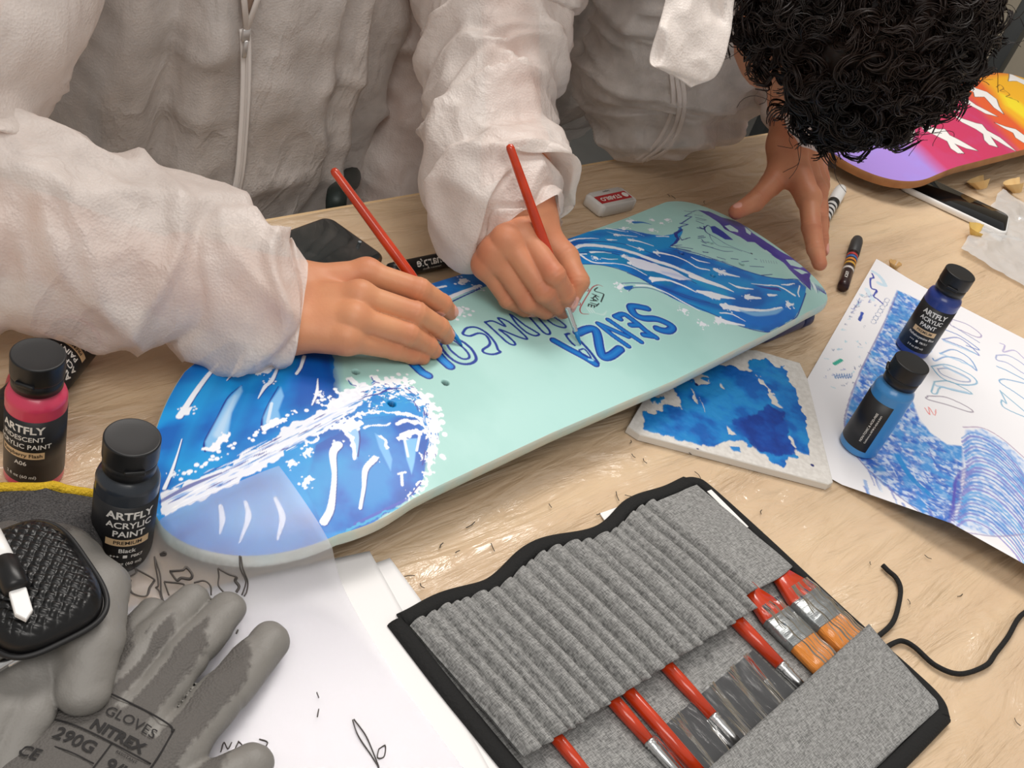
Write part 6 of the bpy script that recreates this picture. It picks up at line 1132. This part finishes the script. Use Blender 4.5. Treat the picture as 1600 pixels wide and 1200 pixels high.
# upper glove
tB = A((148, 918, 4.2), (142, 1000, 4.4), (132, 1078, 3.6)); fB = [A((75, 1040, 3.0), (40, 1120, 2.8), (10, 1200, 2.2)), A((40, 1030, 3.2), (0, 1110, 3.0), (-40, 1190, 2.4)), A((5, 1010, 3.2), (-40, 1080, 3.0), (-90, 1150, 2.4)), A((-20, 980, 3.0), (-80, 1040, 2.8), (-130, 1100, 2.2))]
pB = [(P(95, 880, 3.4), P(75, 1030, 3.2), 2.0, 1.5), (P(40, 870, 3.4), P(30, 1020, 3.3), 2.2, 1.6), (P(-10, 870, 3.2), P(0, 1000, 3.2), 2.0, 1.6), (P(95, 880, 3.6), tB[0], 1.9, 1.75)]
V, Fc = glove_mesh([(tB, (1.75, 1.7, 1.4))]+[(f_, (1.45, 1.35, 1.1)) for f_ in fB], pB, seed=9)
coat = np.clip((np.array([40.2])-V[:, 1]+.35*(V[:, 0]-18)+(fbm(V/.5, 4, 2)-.5)*1.2)*1.6-.8, 0, 1); gB = thing('work_glove', (*P(80, 950)[:2], 1.5), 'grey work glove with black knit cuff and yellow hem lying on top', 'glove', 'pair of work gloves'); obj('glove_body', V, Fc, M_glove, gB, attrs={'coat': coat})
h0, h1 = P(62, 790, 2.2), P(52, 905, 3.6); V, Fc = cloth_tube([h0, h0*.7+h1*.3, h0*.35+h1*.65, h1], [4.3, 4.0, 3.6, 3.4], [1.35, 1.6, 1.9, 1.7], 50, 80, 91, .22, scale=2.6)
obj('knit_cuff', V, Fc, mat('black_grey_knit', '#2b2a2b', .9, var=(900, '#5a5858', .9), bump=(700, .7, .002)), gB)
rim = V.reshape(50, 80, 3)[0]; rim = np.vstack([rim, rim[:1]]); V, Fc = tube(rim, .34, 10, cap=False); obj('yellow_hem', V, Fc, mat('yellow_overlock', '#e6c02c', .8, var=(300, '#c79d1c', .6), bump=(600, .8, .003)), gB)

# woven pouch, clip and stick on the upper glove
pc = P(46, 916, 6.0); t = thing('zip_pouch', pc-(0, 0, 1.5), 'black woven leather pouch with zipper lying on the upper glove', 'pouch')
sp = lambda x, e: np.sign(x)*np.abs(x)**e
gx, gy = np.meshgrid(np.linspace(-1, 1, 130), np.linspace(-1, 1, 130), indexing='ij'); mx_ = np.maximum(np.abs(gx), np.abs(gy)); an_ = np.arctan2(gy, gx); bl_ = 1/(np.abs(np.cos(an_))**3.4+np.abs(np.sin(an_))**3.4)**(1/3.4)
px_, py_ = 3.9*mx_*bl_*np.cos(an_), 3.0*mx_*bl_*np.sin(an_); hz = 1.35*np.clip(1-mx_**4, 0, 1)**.45; wx, wy = (px_+py_)/.66, (px_-py_)/.66
wv_ = np.where((np.floor(wx)+np.floor(wy)) % 2 == 0, np.sin(np.pi*(wx % 1))*(.6+.4*np.sin(np.pi*(wy % 1))), np.sin(np.pi*(wy % 1))*(.6+.4*np.sin(np.pi*(wx % 1)))); hz = hz+.13*wv_*np.clip((.93-mx_)*8, 0, 1)
ex_ = P(90, 975, 6)-P(10, 850, 6); ex_[2] = 0; tp_ = np.stack([px_, py_, hz], -1).reshape(-1, 3); bt_ = tp_*np.array([1, 1, -1]); V = place(np.vstack([tp_, bt_]), pc, ex_, ez=(-.12, -.25, 1)); Fg = grid_faces(130, 130); obj('body', V, np.vstack([Fg, Fg[:, ::-1]+len(tp_)]), mat('black_woven_leather', '#101011', .32, spec=.5), t)
th_ = np.linspace(0, 2*math.pi, 90); zl = np.stack([4.02*sp(np.cos(th_), .55), 3.12*sp(np.sin(th_), .55), 0*th_], -1); V, Fc = tube(place(zl, pc, ex_, ez=(-.12, -.25, 1)), .16, 8, cap=False); obj('zipper', V, Fc, mat('black_zipper', '#1c1c1d', .5), t)
V, Fc = slab(rrect(-.45, -1.0, .45, 1.0, .2, 4), -.06, .06, .03); V = place(V, P(62, 985, 5.2), (1, -.2, 0), ez=(-.3, -.8, .6)); obj('loop_tab', V, Fc, mat('black_strap', '#19191a', .6), t)
t = thing('snap_clip', P(40, 1012, 4.8), 'silver metal snap clip hanging from the woven pouch', 'clip'); M_chr = mat('polished_steel', '#d3d3d3', .18, 1.)
rod(t, 'spine', P(-14, 1048, 5.0), P(78, 994, 5.2), [(.1, 0), (.26, .02), (.28, .1), (.24, .5), (.28, .85), (.2, 1)], M_chr); V, Fc = tube(spline([P(68, 998, 5.4), P(84, 986, 5.3), P(94, 988, 5.0), P(90, 1000, 4.9), P(74, 1006, 5.0)], 30), .14, 8); obj('hook', V, Fc, M_chr, t); rod(t, 'gate', P(12, 1040, 5.0), P(70, 1006, 5.1), [(.13, 0), (.15, .5), (.12, 1)], M_chr)
t = thing('plastic_stick', P(22, 905, 7.6), 'short black and white plastic stick lying on the woven pouch', 'stick'); rod(t, 'white_end', P(-16, 832, 7.5), P(12, 888, 7.7), [(.4, 0), (.55, .03), (.55, 1)], M_wpl); rod(t, 'black_sleeve', P(6, 876, 7.68), P(28, 924, 7.75), [(.55, 0), (.66, .06), (.68, .9), (.5, 1)], M_blk); V, Fc = slab(np.array([(-.42, -1.0), (.42, -1.0), (.42, .7), (0, 1.15), (-.42, .7)]), -.18, .18, .06); d_ = P(36, 952, 7.6)-P(28, 924, 7.75); V = place(np.column_stack([V[:, 1], -V[:, 0], V[:, 2]]), P(32, 940, 7.65), d_); obj('white_blade', V, Fc, M_wpl, t, smooth=False)

# ------------------------------------------------------------------ scraps on the table
M_shav = mat('pencil_shaving_wood', '#e0bd84', .8)
def shaving(label, c, r, seed, turn=1.4, h=.9, m=M_shav, tilt=(.3, .2, 1)):
    g_ = np.random.default_rng(seed); n_, k_ = 26, 6; a = np.linspace(0, turn*math.pi, n_); s_ = np.linspace(0, 1, k_); R_ = r*(.45+.55*s_)[None]+.06*g_.normal(size=(n_, 1)); V = np.stack([R_*np.cos(a)[:, None], R_*np.sin(a)[:, None], np.broadcast_to(h*s_, (n_, k_))], -1).reshape(-1, 3); V2 = V*.97+(0, 0, .02); Fg = grid_faces(n_, k_); al_ = np.vstack([V, V2]); w = place(al_, (0, 0, 0), (1, .3, 0), ez=tilt); w[:, 2] -= w[:, 2].min()-.12; w[:, :2] += np.array(c)[:2]
    tag(obj('pencil_shaving', w, np.vstack([Fg, Fg[:, ::-1]+len(V)]), m, loc=(c[0], c[1], 0)), label, 'shaving', 'pencil shavings')
shaving('small curled pencil shaving beside the corner of the crayon drawing', P(1394, 421), .75, 2, 1.9, .8)
shaving('yellow pencil shaving lying beside the white rimmed phone', P(1524, 376), 1.7, 3, 1.1, 1.6, mat('yellow_shaving', '#e2bf6c', .8), (.8, .3, .6)); shaving('pale pencil shaving between the phone and the sunset skateboard', P(1532, 300), 1.9, 4, 1.3, 1.4, tilt=(-.5, .6, .8)); shaving('pale pencil shaving at the right edge of the picture', P(1588, 305), 2.0, 6, 1.2, 1.6, tilt=(.5, .7, .7))
# crumpled clear bag at the right edge
gx, gy = np.meshgrid(np.linspace(-1, 1, 90), np.linspace(-1, 1, 90), indexing='ij'); q = np.column_stack([gx.ravel(), gy.ravel()]); bc_ = P(1655, 410); bxy = bc_[:2]+q[:, :1]*np.array([13.5, 4.])+q[:, 1:]*np.array([3., -11.]); edge = np.clip(1.25-np.maximum(np.abs(q[:, 0]), np.abs(q[:, 1])), 0, 1); bz = .25+2.8*edge*ridged(bxy/4.2, 14, 3)*(.4+vnoise(bxy/6, 3)); bxy = bxy+.8*np.column_stack([fbm(bxy/4, 2)-.5, fbm(bxy/4, 5)-.5])
k = NT('milky_plastic_bag'); df = k.n('BsdfDiffuse', i_Color=(*lin('#eceef0'), 1)); tr = k.n('BsdfTransparent'); gl = k.n('BsdfGlossy', i_Roughness=.15); m1 = k.n('MixShader', i_0=.5); k.l(tr.outputs[0], m1.inputs[1]); k.l(df.outputs[0], m1.inputs[2]); m2 = k.n('MixShader', i_0=.12); k.l(m1.outputs[0], m2.inputs[1]); k.l(gl.outputs[0], m2.inputs[2]); k.l(m2.outputs[0], k.out.inputs[0])
tag(obj('plastic_bag', np.column_stack([bxy, np.maximum(bz, .22)]), grid_faces(90, 90), k.m, loc=(*bc_[:2], 0)), 'crumpled milky plastic bag at the right edge of the table', 'plastic bag')
sl_ = thing('paper_scrap', P(957, 812), 'small white paper scrap sticking out behind the brush roll', 'paper scrap'); V, Fc = slab(np.array([(-1.2, -.5), (1.1, -.6), (1.3, .5), (-.9, .7)]), .1, .18, .02); V[:, :2] += P(958, 808)[:2]; obj('scrap', V, Fc, M_paper, sl_, smooth=False)
# eraser crumbs and pencil slivers
g = np.random.default_rng(8); vs, fs = [], []; cnt = 0
for u, v in [(965, 775), (985, 775), (1008, 720), (990, 712), (985, 690), (900, 868), (840, 880), (690, 852), (715, 862), (770, 855), (1255, 895), (1060, 770), (1090, 742), (735, 820), (935, 803), (1075, 705), (1045, 305), (1052, 308), (1101, 316), (1450, 870), (1360, 880), (1590, 1128), (1300, 1095), (640, 900), (660, 915), (1190, 800), (1010, 820), (1420, 940), (1500, 930), (860, 790)]:
    c_ = P(u, v, .22); a = g.uniform(0, 3.1); l = g.uniform(.15, .5); d = np.array([math.cos(a), math.sin(a), 0]); b2 = np.cross(d, (0, 0, 1)); vv, ff = tube(spline([c_-d*l, c_+b2*g.uniform(-.15, .15), c_+d*l], 6), .035, 4); vs.append((vv, ff))
V, Fc = join(vs); tag(obj('eraser_crumbs', V, Fc, mat('dark_crumb', '#3c3a38', .8)), 'tiny dark eraser crumbs scattered over the plastic sheet', 'crumbs', kind='stuff')

# ------------------------------------------------------------------ furniture behind
M_chair = mat('dark_green_grey_metal', '#2e3836', .45, .3)
ch = thing('chair', (60, 100, -74), 'dark green grey metal armchair behind the table under the person on the left', 'chair')
V, Fc = box((40, 84, -33), (78, 120, -30), .6); obj('seat', V, Fc, M_chair, ch); V, Fc = box((40, 121, -28), (78, 124, 12), .6); obj('backrest', V, Fc, M_chair, ch)
ar = PY(527, 303, 76.5)
for x in (38., ar[0]+8.):
    V, Fc = tube(spline([(x, 121, -4), (x, 100, -4), (x-1, 84, -4.5), (x-8 if x > 50 else x+1, 76.5, ar[2]), (x-8.3 if x > 50 else x+1, 75.6, ar[2]-2)], 40), 1.1, 10, ry=.8); obj('armrest', V, Fc, M_chair, ch)
for x, y in ((40, 86), (78, 86), (40, 122), (78, 122)): V, Fc = tube([(x, y, -74), (x, y, -30)], 1.2, 10); obj('leg', V, Fc, M_chair, ch)
c_ = CAM+ray(1592, 40)*270; fr_ = thing('metal_frame', (c_[0], c_[1], -74), 'grey metal frame standing behind the sunset skateboard', 'frame'); V, Fc = box((c_[0]-2, c_[1]-2, -74), (c_[0]+2, c_[1]+2, 60), .3); obj('post', V, Fc, M_steel, fr_); V, Fc = box((c_[0]-2, c_[1]+50, -74), (c_[0]+2, c_[1]+54, 60), .3); obj('post', V, Fc, M_steel, fr_); V, Fc = box((c_[0]-1.5, c_[1]+2, 40), (c_[0]+1.5, c_[1]+50, 44), .3); obj('crossbar', V, Fc, M_steel, fr_)
